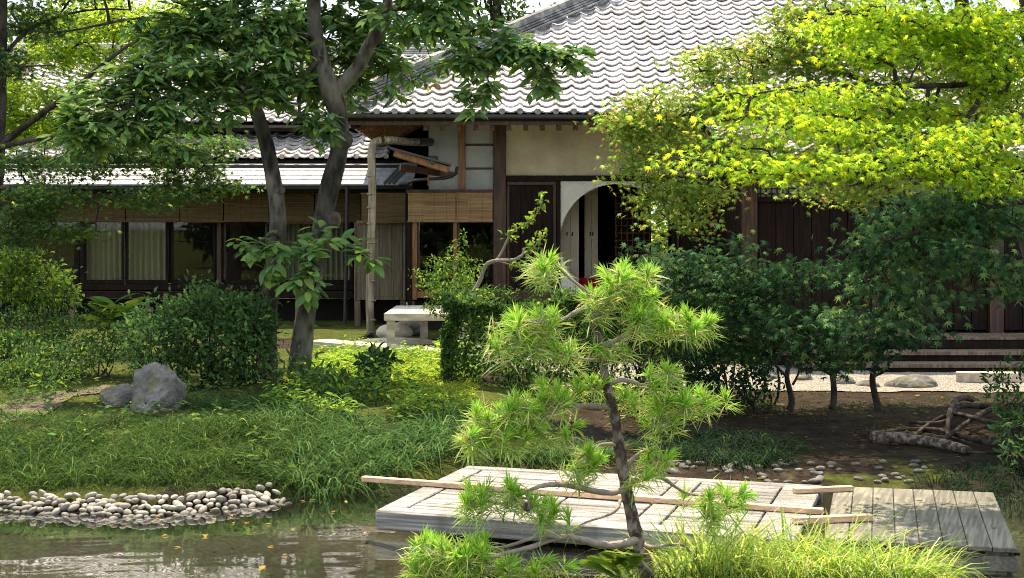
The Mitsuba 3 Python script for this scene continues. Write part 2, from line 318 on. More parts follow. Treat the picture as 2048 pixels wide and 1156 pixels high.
# ------------------------------------------------------------------ the setting: ground, water, path, gravel
def axis(lo, hi, step, far):
    g = [1.0]
    while sum(g) < far: g.append(g[-1] * 1.7)
    out = np.cumsum(g) * step * 4
    return np.concatenate([lo - out[::-1], np.arange(lo, hi, step), hi + out])
gx, gy = axis(-8, 9, 0.1, 2e3), axis(4, 26, 0.1, 2e3)
GX, GY = np.meshgrid(gx, gy)
GZ = ground_z(GX, GY)
far = np.hypot(GX, GY - 12)
GZ = np.where(far > 40, 0.3, GZ)
nx, ny = len(gx), len(gy)
ii, jj = np.meshgrid(np.arange(ny - 1), np.arange(nx - 1), indexing='ij')
q = np.stack([ii * nx + jj, ii * nx + jj + 1, (ii + 1) * nx + jj + 1, (ii + 1) * nx + jj], -1).reshape(-1, 4)
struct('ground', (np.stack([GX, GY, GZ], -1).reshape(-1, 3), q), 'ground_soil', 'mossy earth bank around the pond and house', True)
wxs, wys = np.linspace(-26, 12, 330), np.linspace(5.5, 13.2, 200)
WX, WY = np.meshgrid(wxs, wys)
WP = np.stack([WX * 2.2, WY * 5, 0 * WX], -1)
WZ = 0.0022 * (meshkit.fbm(WP, 3, 4) - 0.5) + 0.0007 * (meshkit.noise(WP * 3.1, 9) - 0.5)
ii, jj = np.meshgrid(np.arange(199), np.arange(329), indexing='ij')
q = np.stack([ii * 330 + jj, ii * 330 + jj + 1, (ii + 1) * 330 + jj + 1, (ii + 1) * 330 + jj], -1).reshape(-1, 4)
struct('water', (np.stack([WX, WY, WZ], -1).reshape(-1, 3), q), 'water_surface', 'still murky pond water reflecting the house', True)
def sheet(outline, lift, step=0.12):
    """a thin sheet draped over the ground inside the outline (world x, y)."""
    from shapely.geometry import Polygon
    from shapely import contains_xy
    P = Polygon(outline); x0, y0, x1, y1 = P.bounds
    xs, ys = np.arange(x0, x1 + step, step), np.arange(y0, y1 + step, step)
    X, Y = np.meshgrid(xs, ys); n = len(xs)
    i, j = np.meshgrid(np.arange(len(ys) - 1), np.arange(n - 1), indexing='ij')
    q = np.stack([i * n + j, i * n + j + 1, (i + 1) * n + j + 1, (i + 1) * n + j], -1).reshape(-1, 4)
    wob = 0.25 * (meshkit.fbm(np.stack([X * 1.5, Y * 1.5, X * 0], -1), 3, 6) - 0.5)
    ok = contains_xy(P, (X + wob).ravel(), (Y + wob).ravel())
    v = np.stack([X, Y, ground_z(X, Y) + lift], -1).reshape(-1, 3)
    return v, q[ok[q].all(1)]
struct('gravel_path', sheet([(-0.4, 18.5), (1.5, 17.6), (3.0, 17.2), (9, 17.1), (9, 20.4), (3, 20.6), (1, 22), (-1.2, 22), (-1.2, 19.6)], 0.012, 0.06), 'gravel_stone', 'pale gravel strip along the foot of the house', True, 'gravel')
struct('earth_path', sheet([(-5.0, 13.4), (-4.5, 13.2), (-4.2, 13.6), (-4.25, 14.6), (-3.9, 15.7), (-4.3, 15.9), (-4.7, 14.9), (-5.0, 14.2)], 0.012, 0.045), 'path_soil', 'bare earth path between the shrubs on the left', True, 'path')
# ------------------------------------------------------------------ the tea house (main building, front wall at Y = 24)
YF, EY, EZ, PIT = 24.0, 22.8, 3.86, 0.545       # front wall, eave distance and height, roof pitch
X0, X1 = -2.54, 10.0                            # eave corners
th = thing('tea_house', 'tea house with grey tiled hip roof, pale plaster wall and round moon window', 'house')
# --- roof: decking, rafters, tiles
SL = math.hypot(1, PIT); RT = 5.2
def slab(pts, t=0.06):
    p = np.array(pts, float); n = np.cross(p[1] - p[0], p[2] - p[0]); n /= np.linalg.norm(n)
    if n[2] < 0: n = -n
    return hull(np.vstack([p, p - t * n]))
def rp(x, r, lift=0.0): return [x, EY + r, EZ - 0.09 + PIT * r + lift]
top = EZ - 0.09 + PIT * RT
roof = add('roof', cat(slab([rp(X0, 0), rp(X1, 0), rp(X1 - RT, RT), rp(X0 + RT, RT)]),
                       slab([[X0, EY, EZ - 0.092], [X0, EY + 2 * RT, EZ - 0.092], [X0 + RT, EY + RT, top - 0.002]]),
                       slab([[X1, EY, EZ - 0.092], [X1, EY + 2 * RT, EZ - 0.092], [X1 - RT, EY + RT, top - 0.002]]),
                       slab([[X0, EY + 2 * RT, EZ - 0.094], [X1, EY + 2 * RT, EZ - 0.094], [X1 - RT, EY + RT, top - 0.003], [X0 + RT, EY + RT, top - 0.003]])), 'wood_dark', th)
def tile_mesh(w, L, amp=0.034, seg=10, lip=0.026):
    u = np.linspace(0, 1, seg + 1)
    z = np.where(u < 0.68, -amp * 0.75 * np.sin(np.pi * u / 0.68), amp * np.sin(np.pi * (u - 0.68) / 0.32))
    x = u * w * 1.03
    front = np.stack([x, 0 * x, z + 0.047], 1); back = np.stack([x, 0 * x + L * 1.12, z + 0.006], 1)
    low = front - [0, -0.002, lip]; 
    v = np.vstack([front, back, front, low]); n = seg + 1
    i = np.arange(seg)
    f = np.vstack([np.stack([i, i + 1, n + i + 1], 1), np.stack([i, n + i + 1, n + i], 1),
                   np.stack([2 * n + i, 3 * n + i, 3 * n + i + 1], 1), np.stack([2 * n + i, 3 * n + i + 1, 2 * n + i + 1], 1)])
    return v, f
def cap_disc(w):          # eave tile: rolled end with a round face
    a = np.linspace(0, 2 * np.pi, 13)[:-1]
    c = np.array([w * 0.86, -0.012, 0.035])
    ring = c + np.stack([0.052 * np.cos(a), 0 * a, 0.052 * np.sin(a)], 1)
    ring2 = ring * 1.0 + [0, 0.05, 0]
    inner = c + np.stack([0.036 * np.cos(a), 0 * a - 0.002, 0.036 * np.sin(a)], 1)
    inner2 = inner + [0, 0.012, 0]
    v = np.vstack([ring, ring2, inner, inner2, [c + [0, 0.010, 0]]])
    f = []
    for i in range(12):
        j = (i + 1) % 12
        f += [[i, 12 + i, 12 + j], [i, 12 + j, j], [i, j, 24 + j], [i, 24 + j, 24 + i], [24 + i, 24 + j, 36 + j], [24 + i, 36 + j, 36 + i], [36 + i, 36 + j, 48]]
    return v, np.array(f)
def tiled(parent, x0, x1, ye, ze, pit, run, w, L, keep, limit=300, eave=True, seed=1, mat='roof_tile'):
    """rows of single tiles on a slope that rises away from the eave (ye, ze); the tiles that show largest become parts."""
    rng = np.random.default_rng(seed)
    th_ = math.atan(pit); ct, st = math.cos(th_), math.sin(th_)
    base = tile_mesh(w, L)
    variants = []
    for k in range(5):
        r2 = np.random.default_rng(100 * seed + k)
        v = base[0].copy(); v[:, 2] += 0.004 * np.sin(v[:, 0] * 9 + k); 
        d = ply((v, base[1]), mat, smooth=40)
        variants.append(((v, base[1]), d))
    ev = np.vstack([base[0], cap_disc(w)[0]]); ef = np.vstack([base[1], cap_disc(w)[1] + len(base[0])])
    edict = ply((ev, ef), mat, smooth=35)
    all_t = []
    nr = int(run / ct / L)
    for r in range(nr):
        for c in range(int((x1 - x0) / w)):
            s = r * L; x = x0 + c * w
            if not keep(x + w / 2, s * ct): continue
            m = np.eye(4)
            m[:3, 0], m[:3, 1], m[:3, 2] = [1, 0, 0], [0, ct, st], [0, -st, ct]
            a = rng.normal(0, 0.006, 3)
            m = m @ trimesh.transformations.euler_matrix(a[0], a[1] * 0.6, a[2])
            m[:3, 3] = [x + rng.normal(0, 0.002), ye + s * ct, ze + s * st + rng.normal(0, 0.002)]
            px = topx(m[:3, 3][None])[0]
            seen = -60 < px[0] < 2060 and -30 < px[1] < 460
            all_t.append((not seen, ye + s * ct, r, m, int(rng.integers(5))))
    all_t.sort(key=lambda t: (t[0], t[1]))
    rest = []
    for k, (hid, _, r, m, vi) in enumerate(all_t):
        iseave = eave and r == 0
        if k < limit and not hid:
            key = numbered(f'{parent}__tile'); scene[key] = {**(edict if iseave else variants[vi][1]), 'to_world': T4(m)}
        else:
            v, f = (ev, ef) if iseave else variants[vi][0]
            rest.append((v @ m[:3, :3].T + m[:3, 3], f))
    if rest:
        o, V, Fc = 0, [], []
        for v, f in rest: V.append(v); Fc.append(f + o); o += len(v)
        add('tile_field', (np.vstack(V), np.vstack(Fc)), mat, parent, 40, kind='stuff')
tiled(roof, X0 - 0.02, X1, EY, EZ - 0.02, PIT, RT, 0.272, 0.235, lambda x, r: X0 + r - 0.12 < x < X1 - r and r < RT - 0.1)
# hip ridges: courses of flat tiles under a round cap
def hip(parent, a, b, name='ridge', layers=4, w=0.26, h=0.045, mat='ridge_tile', extras=True):
    a, b = np.asarray(a, float), np.asarray(b, float)
    ms = []
    for k in range(layers):
        ww = w - 0.035 * k + (0.05 if k == 0 else 0)
        o = np.array([0, 0, 0.02 + k * h])
        ms.append(beam(a + o, b + o, ww, h - 0.012, c=0.006))
    o = np.array([0, 0, 0.02 + layers * h])
    ms.append(tube_mesh(np.linspace(a + o, b + o, 24), 0.075 + 0.006 * (np.arange(24) % 2), 10))
    key = add(name, cat(*ms), mat, parent)
    if extras:
        d = (b - a) / np.linalg.norm(b - a); L = np.linalg.norm(b - a)
        for t in np.arange(0.35, L, 0.55):
            p = a + d * t + o
            add('ridge_clip', cat(beam(p + [0, 0, 0.05], p + d * 0.12 + [0, 0, 0.11], 0.03, 0.03, c=0.006), beam(p + [0, 0, 0.05], p + [0, 0, 0.1], 0.05, 0.05, up=(0, 1, 0), c=0.008)), mat, key)
    return key
def hp(r, up=0.06): return [X0 + r - 0.0, EY + r, EZ + PIT * r + up]
hip(roof, hp(0.08), hp(RT - 0.1))
e = cat(beam(hp(0.10, 0.10), hp(0.02, 0.09), 0.36, 0.2, c=0.03), trimesh.creation.icosphere(2, 0.1).apply_transform(trimesh.transformations.translation_matrix(hp(-0.02, 0.12))))
add('ridge_end', e, 'ridge_tile', roof)
hip(roof, [X0 + RT, EY + RT, EZ + PIT * RT + 0.02], [X1 - RT, EY + RT, EZ + PIT * RT + 0.02], 'ridge', 7, 0.34)
# eave board, rafters
add('eave_board', cbox(X0 + 0.03, X1 - 0.03, EY + 0.03, EY + 0.075, EZ - 0.2, EZ - 0.062), 'wood_brown', roof)
add('eave_board', cbox(X0 + 0.03, X0 + 0.075, EY + 0.08, EY + 2 * RT, EZ - 0.2, EZ - 0.095), 'wood_brown', roof)
for x in np.arange(-1.32, X1 - 0.3, 0.255):
    r0 = 0.16
    add('rafter', beam([x, EY + r0, EZ - 0.32 + PIT * r0], [x, YF + 0.3, EZ - 0.32 + PIT * (YF + 0.3 - EY)], 0.075, 0.1), 'wood_brown', roof)
for y in np.arange(EY + 0.8, EY + 5.5, 0.46):
    add('rafter', beam([X0 + 0.12, y, EZ - 0.27 + PIT * 0.12], [X0 + 1.4, y, EZ - 0.27 + PIT * 1.4], 0.05, 0.1), 'wood_orange', roof)
add('hip_rafter', beam([X0 + 0.1, EY + 0.1, EZ - 0.2], [X0 + 1.5, EY + 1.5, EZ - 0.2 + PIT * 1.4], 0.1, 0.12), 'wood_dark', roof)
# gutter with hangers
gz = wz(237, 22.7)
ang = np.linspace(math.pi, 2 * math.pi, 9)
def gutter(x0, x1, y, z, r, fall=0.0):
    prof = np.concatenate([np.stack([r * np.cos(ang), r * np.sin(ang)], 1), np.stack([(r - 0.006) * np.cos(ang[::-1]), (r - 0.006) * np.sin(ang[::-1])], 1)])
    m = trimesh.creation.extrude_polygon(__import__('shapely.geometry', fromlist=['x']).Polygon(prof), abs(x1 - x0))
    v = m.vertices.copy()
    m.vertices = np.stack([min(x0, x1) + v[:, 2], y + v[:, 0], z + v[:, 1] - fall * v[:, 2]], 1)
    m.fix_normals(); return m
gt = add('gutter', gutter(X0 + 0.02, X1, 22.72, gz + 0.07, 0.062, 0.004), 'gutter_metal', th, 40)
add('gutter', cat(gutter(0, 6, 0, 0, 0.055)).apply_transform(trimesh.transformations.concatenate_matrices(trimesh.transformations.translation_matrix([X0 - 0.06, 22.8, gz + 0.05]), rotation_matrix(math.pi / 2, [0, 0, 1]))), 'gutter_metal', th, 40)
for x in np.arange(X0 + 0.3, 6, 0.62):
    add('gutter_hanger', tube_mesh([[x, 22.86, EZ - 0.12], [x, 22.8, gz + 0.06], [x, 22.72, gz - 0.005], [x, 22.655, gz + 0.045], [x, 22.66, gz + 0.085]], 0.007, 5), 'black_metal', th)
# --- front wall
def fp(name, x0, x1, y0, y1, Y, dep, mat, parent=th, **k):
    return add(name, pbox(x0, y0, x1, y1, Y, dep), mat, parent, **k)
fp('wall', 1008, 1480, 215, 351, YF + 0.05, 0.08, 'plaster', label='pale beige plaster wall under the eave')
fp('lintel', 1012.5, 1480, 351, 362, YF - 0.02, 0.16, 'wood_dark')
fp('post', 987, 1012, 215, 600, YF - 0.045, 0.17, 'wood_brown')
for x0, x1 in ((1113, 1121), (1344, 1352), (1455, 1478)):
    fp('post', x0, x1, 362.5, 600, YF - 0.03, 0.14, 'wood_brown' if x0 > 1400 else 'wood_dark')
fp('sill', 1012.5, 1480, 588, 601, YF - 0.05, 0.2, 'wood_brown')
for x0, x1 in ((1013, 1112.5), (1352.5, 1454.5)):
    d = fp('sliding_door', x0, x1, 363, 588, YF + 0.03, 0.03, 'wood_dark')
    for k, (a, b, c, e) in enumerate(((x0, x1, 363, 370), (x0, x1, 580, 588), (x0, x0 + 6, 370.5, 579.5), (x1 - 6, x1, 370.5, 579.5))):
        fp('rail', a, b, c, e, YF + 0.012, 0.017, 'wood_brown', d)
    w = (x1 - x0 - 12) / 4
    for k in range(4):
        fp('plank', x0 + 6.3 + k * w, x0 + 5.7 + (k + 1) * w, 371, 579, YF + 0.022 + 0.002 * (k % 2), 0.02, 'wood_dark', d)
# moon window panel: white board with a round opening
import shapely.geometry as sg
a_, b_ = at(1121.5, 588, YF), at(1343.5, 362.5, YF)
cx, cz, rr = wx(1234, YF), wz(482, YF), 0.913
P = sg.box(a_[0], a_[2], b_[0], b_[2]).difference(sg.Point(cx, cz).buffer(rr, 48))
ps = trimesh.util.concatenate([trimesh.creation.extrude_polygon(g, 0.05) for g in getattr(P, 'geoms', [P])])
ps.vertices = np.stack([ps.vertices[:, 0], YF + 0.06 - ps.vertices[:, 2], ps.vertices[:, 1]], 1); ps.invert(); ps.fix_normals()
mw = add('moon_window', ps, 'plaster_white', th, label='white panel with a large round opening')
aa = np.linspace(0, 2 * np.pi, 97)
# room behind it
def rb(name, x0, x1, y0, y1, z0, z1, mat, **k): return add(name, cbox(x0, x1, y0, y1, z0, z1), mat, th, **k)
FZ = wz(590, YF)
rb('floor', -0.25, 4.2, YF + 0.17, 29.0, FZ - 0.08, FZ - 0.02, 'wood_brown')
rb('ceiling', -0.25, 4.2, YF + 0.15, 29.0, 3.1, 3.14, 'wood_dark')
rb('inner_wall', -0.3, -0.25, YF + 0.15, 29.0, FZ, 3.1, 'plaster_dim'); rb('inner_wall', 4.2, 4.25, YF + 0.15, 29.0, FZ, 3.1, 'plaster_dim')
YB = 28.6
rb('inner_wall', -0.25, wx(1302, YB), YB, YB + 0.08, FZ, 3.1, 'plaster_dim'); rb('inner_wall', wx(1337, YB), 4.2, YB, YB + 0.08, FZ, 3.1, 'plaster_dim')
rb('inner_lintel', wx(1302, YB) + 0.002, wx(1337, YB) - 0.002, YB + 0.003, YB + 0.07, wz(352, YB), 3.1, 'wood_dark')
for k, (a, b, Y, mat) in enumerate(((1119, 1140, 26.0, 'fusuma'), (1140.5, 1158, 26.03, 'fusuma'), (1169, 1183, 26.6, 'fusuma'), (1183.5, 1196, 26.63, 'fusuma'))):
    s = fp('inner_screen', a, b, 372, 576, Y - 1.25, 0.03, mat, label='tan sliding screen seen through the round opening')
    fp('finger_pull', (a + b) / 2 + (3 if k % 2 == 0 else -6), (a + b) / 2 + (6 if k % 2 == 0 else -3), 464, 472, Y - 1.256, 0.005, 'black_metal', s)
fp('inner_post', 1197, 1203, 365, 568, 26.9, 0.1, 'wood_dark'); fp('inner_post', 1222, 1228, 365, 568, 28.3, 0.1, 'wood_dark')
lat = fp('inner_lattice', 1229, 1300, 385, 570, 25.90, 0.02, 'wood_dark')
for k in range(7): fp('lattice_bar', 1231 + k * 11.2, 1233 + k * 11.2, 385, 570, 25.87, 0.014, 'wood_orange', lat)
for k in range(12): fp('lattice_bar', 1229, 1300, 392 + k * 14.6, 394 + k * 14.6, 25.884, 0.012, 'wood_orange', lat)
rc = thing('red_cloth', 'red felt cloth on the floor inside the round opening', 'cloth')
scene[rc] = ply(cbox(wx(1150, 25.6), wx(1200, 25.6), 25.2, 26.2, FZ - 0.016, FZ + 0.22, 0.03), 'red_cloth')
# --- bay left of the thick post: plaster above, blinds and glass doors below
fp('wall', 858, 917.5, 215, 380, YF + 0.06, 0.08, 'plaster_grey', label='grey plaster wall in the shade of the eave')
fp('wall', 930.5, 986.5, 215, 380, YF + 0.06, 0.08, 'plaster_grey', label='grey plaster panel between thin rails')
fp('post', 917.5, 930.5, 215, 380, YF, 0.14, 'wood_orange')
for y in (288, 335): fp('rail', 931, 986.5, y, y + 4, YF + 0.035, 0.06, 'wood_brown')
rb('side_wall', -1.34, -1.28, YF + 0.14, 30, 2.72, 4.3, 'plaster_grey'); rb('side_wall', -1.72, -1.66, YF + 0.15, 26.9, 0.9, 2.68, 'wood_dark')
fp('rail', 812, 986.5, 379, 385, YF - 0.05, 0.22, 'wood_brown')
fp('post', 815, 824, 385.5, 612, YF, 0.14, 'wood_dark'); fp('post', 824.5, 834, 385.5, 600, YF + 0.01, 0.12, 'wood_orange'); fp('post', 906, 914, 385.5, 583, YF + 0.02, 0.1, 'wood_orange')
fp('sill', 834.5, 986.5, 583, 596, YF, 0.14, 'wood_orange')
for x0, x1 in ((834.5, 905.5), (914.5, 986.5)):
    fp('glass_pane', x0 + 5, x1 - 3, 440, 582, YF + 0.08, 0.004, 'glass')
    fp('door_frame', x0, x0 + 4.5, 386, 582.5, YF + 0.065, 0.035, 'wood_brown'); fp('door_frame', x1 - 3, x1, 386, 582.5, YF + 0.065, 0.035, 'wood_dark')
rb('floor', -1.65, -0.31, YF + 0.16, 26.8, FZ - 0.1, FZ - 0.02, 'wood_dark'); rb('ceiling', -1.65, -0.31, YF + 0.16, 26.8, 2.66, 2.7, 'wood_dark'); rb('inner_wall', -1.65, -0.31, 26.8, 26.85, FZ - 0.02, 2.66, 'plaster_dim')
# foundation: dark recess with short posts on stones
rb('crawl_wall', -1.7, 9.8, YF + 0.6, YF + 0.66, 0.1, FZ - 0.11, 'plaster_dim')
for x in (-1.62, -0.2, 1.4, 3.2):
    rb('stilt', x - 0.055, x + 0.055, YF + 0.02, YF + 0.13, 0.38, FZ - 0.1 if x < -0.3 else wz(601.5, YF), 'wood_grey')
# pent board with pipe beside the plaster wall, and the floodlight on it
fp_a, fp_b = at(790, 307, 23.1), at(897, 340, 23.1)
pent = add('pent_board', beam(fp_a, fp_b, 0.5, 0.1, c=0.006), 'wood_orange', th, label='slanting orange bracket board with copper edge')
add('pent_cover', beam(fp_a + [-0.06, -0.01, 0.075], fp_b + [0.03, -0.01, 0.075], 0.6, 0.03, c=0.004), 'gutter_metal', pent)
add('bracket_arm', beam(at(800, 335, 23.2), at(905, 350, 23.6), 0.09, 0.1), 'wood_brown', th)
add('bracket_post', beam(at(857, 372, 23.4), at(857, 325, 23.4), 0.03, 0.03, up=(0, 1, 0)), 'wood_orange', th)
add('drain_pipe', tube_mesh(spline([at(914, 334, 23.1), at(913, 345, 23.12), at(905, 352, 23.2), at(860, 358, 23.4), at(820, 364, 24.2), at(800, 368, 25.2)], 24), 0.026, 8), 'black_metal', th, 50)
for k in range(3): add('strut', beam(at(768 + 9 * k, 368, 25.3), at(800 + 9 * k, 334, 25.3), 0.035, 0.05), 'gutter_metal', th)
fl = thing('floodlight', 'small black floodlight on the slanting bracket under the eave', 'lamp')
c0 = at(866, 322, 22.85)
scene[numbered(fl + '__housing')] = ply(cbox(c0[0] - 0.075, c0[0] + 0.075, c0[1], c0[1] + 0.13, c0[2] - 0.06, c0[2] + 0.08, 0.02), 'black_metal')
lens = trimesh.creation.icosphere(2, 0.05); lens.apply_scale([1, 0.6, 1]); lens.apply_translation(c0 + [0, -0.005, -0.01])
scene[numbered(fl + '__lens')] = ply(lens, 'gutter_metal', smooth=True)
add('mount', cbox(c0[0] - 0.02, c0[0] + 0.02, c0[1] + 0.131, c0[1] + 0.24, c0[2] - 0.04, c0[2] + 0.02), 'black_metal', fl)
# ------------------------------------------------------------------ left wing, front wall at Y = 27
YW = 27.0
wg = thing('house_wing', 'long low wing with shed roof, glass doors and tiled roof behind the twin trunk tree', 'house')
def wp(name, x0, x1, y0, y1, Y, dep, mat, parent=wg, **k): return add(name, pbox(x0, y0, x1, y1, Y, dep), mat, parent, **k)
XL, XR = -15.0, wx(822, 25.8)
# shed roof of lapped metal sheets
SE = (25.8, 2.83); ST = (27.45, 3.28)
shed = add('roof', slab([[XL, SE[0] + 0.02, SE[1] - 0.02], [XR, SE[0] + 0.02, SE[1] - 0.02], [XR, ST[0], ST[1] - 0.02], [XL, ST[0], ST[1] - 0.02]], 0.05), 'wood_dark', wg)
nrow = 5
for k in range(nrow):
    t0, t1 = k / nrow, (k + 1.12) / nrow
    ya, za = SE[0] + (ST[0] - SE[0]) * t0, SE[1] + (ST[1] - SE[1]) * t0
    yb, zb = SE[0] + (ST[0] - SE[0]) * t1, SE[1] + (ST[1] - SE[1]) * t1
    x = XL - (k % 2) * 0.4
    while x < XR:
        xe = min(x + 0.905, XR + 0.02)
        if xe - max(x, XL) > 0.05 and x > -12:
            add('roof_sheet', hull([[x, ya, za + 0.022], [xe - 0.006, ya, za + 0.022], [x, ya, za - 0.004], [xe - 0.006, ya, za - 0.004], [x, yb, zb + 0.001], [xe - 0.006, yb, zb + 0.001], [x, yb, zb - 0.006], [xe - 0.006, yb, zb - 0.006]]), 'roof_sheet', shed)
        x += 0.905
add('eave_board', cbox(XL, XR, 25.86, 25.9, 2.70, 2.775), 'wood_dark', shed)
add('gutter', gutter(XL, XR + 0.02, 25.74, 2.8, 0.05), 'gutter_metal', wg, 40)
add('verge_board', beam([XR - 0.02, 25.85, 2.74], [XR - 0.02, ST[0], ST[1] - 0.09], 0.03, 0.1), 'wood_dark', shed)
for x in np.arange(XL, XR, 0.45): add('rafter', beam([x, 25.9, 2.75], [x, 27.1, 3.08], 0.045, 0.055), 'wood_dark', shed)
# tiled skirt above it, upper wall, upper tiled roof
SKX = wx(800, 27.4)
skirt = add('skirt_roof', slab([[XL, 27.4, 3.32], [SKX, 27.4, 3.32], [SKX, 29.0, 3.98], [XL, 29.0, 3.98]], 0.05), 'wood_dark', wg)
tiled(skirt, -9.6, SKX, 27.35, 3.37, 0.41, 1.45, 0.272, 0.235, lambda x, r: True, 200, True, 2)
add('skirt_fascia', cbox(XL, SKX, 27.46, 27.5, 3.21, 3.31), 'wood_dark', wg)
wp('upper_wall', 0, 808, 240, 290, 28.9, 0.1, 'wood_dark')
UX = wx(890, 31)
upper = add('upper_roof', slab([[XL, 28.05, 4.02], [wx(700, 28.05), 28.05, 4.02], [UX, 32.0, 5.72], [XL, 32.0, 5.72]], 0.06), 'wood_dark', wg)
tiled(upper, -9.9, UX, 28.0, 4.07, 0.43, 3.95, 0.272, 0.235, lambda x, r: x < wx(700, 28) + (UX - wx(700, 28)) * r / 3.9, 300, True, 3)
add('eave_board', cbox(XL, wx(698, 28.1), 28.1, 28.14, 3.9, 4.0), 'wood_dark', wg)
add('upper_gutter', gutter(XL, wx(700, 27.9), 27.93, 4.0, 0.05), 'gutter_metal', wg, 40)
hip(upper, [XL, 32.0, 5.74], [UX, 32.0, 5.74], 'ridge', 4, 0.3, 0.05, 'roof_sheet', False)
# front: posts, lintel, glass doors, veranda edge, blinds, curtains
wp('lintel', -650, 812, 377, 388, YW, 0.14, 'wood_dark')
wp('upper_panel', -650, 812, 330, 376.5, YW + 0.03, 0.06, 'plaster_dim')
wp('sill', -650, 812, 568, 580, YW - 0.02, 0.18, 'wood_dark')
vr = wp('veranda_edge', -650, 720, 584, 596, YW - 0.5, 0.07, 'wood_dark')
add('veranda_floor', cbox(wx(-650, YW), wx(720, YW), YW - 0.42, YW - 0.03, wz(583, YW) - 0.03, wz(583, YW)), 'wood_grey', wg)
wp('crawl_wall', -650, 812, 597, 660, YW + 0.5, 0.05, 'plaster_dim')
for x in (140, 290, 440, 590): wp('stilt', x, x + 9, 597, 648, YW - 0.46, 0.1, 'wood_grey')
for x in (-120, 30, 160): wp('post', x, x + 9, 388.5, 567.5, YW, 0.12, 'wood_dark')
frames = [(166, 250), (250, 338), (340, 433), (445, 537), (545, 620), (620, 708), (40, 160), (-90, 30)]
for k, (a, b) in enumerate(frames):
    d = wp('glass_door', a + 2, b - 2, 560, 567.5, YW + 0.02 + 0.035 * (k % 2), 0.03, 'wood_dark')
    y = YW + 0.02 + 0.035 * (k % 2)
    for e0, e1 in ((a + 2, a + 7), (b - 7, b - 2)): wp('stile', e0, e1, 389, 559.5, y, 0.03, 'wood_brown' if 400 < a < 560 else 'wood_dark', d)
    wp('pane', a + 7.3, b - 7.3, 389, 559.5, y + 0.013, 0.003, 'glass', d)
    if k in (2, 3): wp('muntin', a + 7.3, b - 7.3, 482, 483.5, y + 0.002, 0.01, 'wood_dark', d)
for x in (433.5, 537.5): wp('post', x, x + 9, 388.5, 567.5, YW - 0.02, 0.12, 'wood_brown')
# wing interior
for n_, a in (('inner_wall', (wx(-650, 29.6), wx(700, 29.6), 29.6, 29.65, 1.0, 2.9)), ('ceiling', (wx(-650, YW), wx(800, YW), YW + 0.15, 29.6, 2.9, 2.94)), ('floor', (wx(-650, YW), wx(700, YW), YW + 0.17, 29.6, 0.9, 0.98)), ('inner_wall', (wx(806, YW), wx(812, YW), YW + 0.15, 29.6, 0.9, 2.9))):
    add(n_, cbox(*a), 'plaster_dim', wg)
def curtain(x0, x1, label, ph):
    xs = np.linspace(wx(x0, YW + 0.3), wx(x1, YW + 0.3), 90); z0, z1 = wz(566, YW), wz(396, YW)
    rng = np.random.default_rng(ph)
    fold = 0.045 * np.sin(np.cumsum(rng.uniform(0.25, 0.75, 90))) + 0.01 * rng.normal(0, 1, 90).cumsum() * 0.1
    rows = []
    for t in np.linspace(0, 1, 6): rows.append(np.stack([xs + 0.006 * np.sin(t * 3 + xs * 9), YW + 0.3 + fold * (0.6 + 0.4 * t), 0 * xs + z1 + (z0 - z1) * t], 1))
    i, j = np.meshgrid(np.arange(5), np.arange(89), indexing='ij')
    q = np.stack([i * 90 + j, i * 90 + j + 1, (i + 1) * 90 + j + 1, (i + 1) * 90 + j], -1).reshape(-1, 4)
    k = thing('curtain', label, 'curtain', 'curtains behind the glass of the wing')
    scene[k] = ply((np.vstack(rows), q), 'curtain', smooth=True)
curtain(168, 249, 'pale curtain behind the glass, leftmost of the drawn curtains', 1)
curtain(252, 336, 'pale curtain behind the glass beside the darkest open pane', 2)
curtain(548, 626, 'pale curtain half hidden between the twin trunks', 3)
curtain(626, 706, 'pale curtain behind the glass right of the twin trunks', 4)
wp('end_wall', 700, 812, 382, 640, YW + 0.2, 0.05, 'wood_dark'); wp('end_wall', 795, 905, 225, 395, 29.2, 0.06, 'wood_dark')
# shutter box at the end of the wing, on a stilt
sb = thing('shutter_box', 'grey brown wooden shutter box standing left of the orange posts', 'shutter box')
yb = 25.6
def sp(name, x0, x1, y0, y1, Y, dep, mat, **k): return add(name, pbox(x0, y0, x1, y1, Y, dep), mat, sb, **k)
for k in range(4): sp('plank', 712 + k * 23.5, 735 + k * 23.5, 448, 594, yb + 0.01 + 0.003 * (k % 2), 0.05, 'wood_grey')
for a in ((708, 712, 445, 600), (806, 811, 445, 600)): sp('frame', *a, yb, 0.35, 'wood_grey')
sp('frame', 712.3, 805.7, 594.3, 600, yb, 0.35, 'wood_grey'); sp('frame', 712.3, 805.7, 441, 447.7, yb - 0.01, 0.36, 'wood_grey'); sp('back', 712.3, 805.7, 448, 594, yb + 0.3, 0.03, 'wood_dark')
for x in (709, 800): sp('stilt', x, x + 11, 600.3, 655, yb + 0.02, 0.14, 'wood_grey')
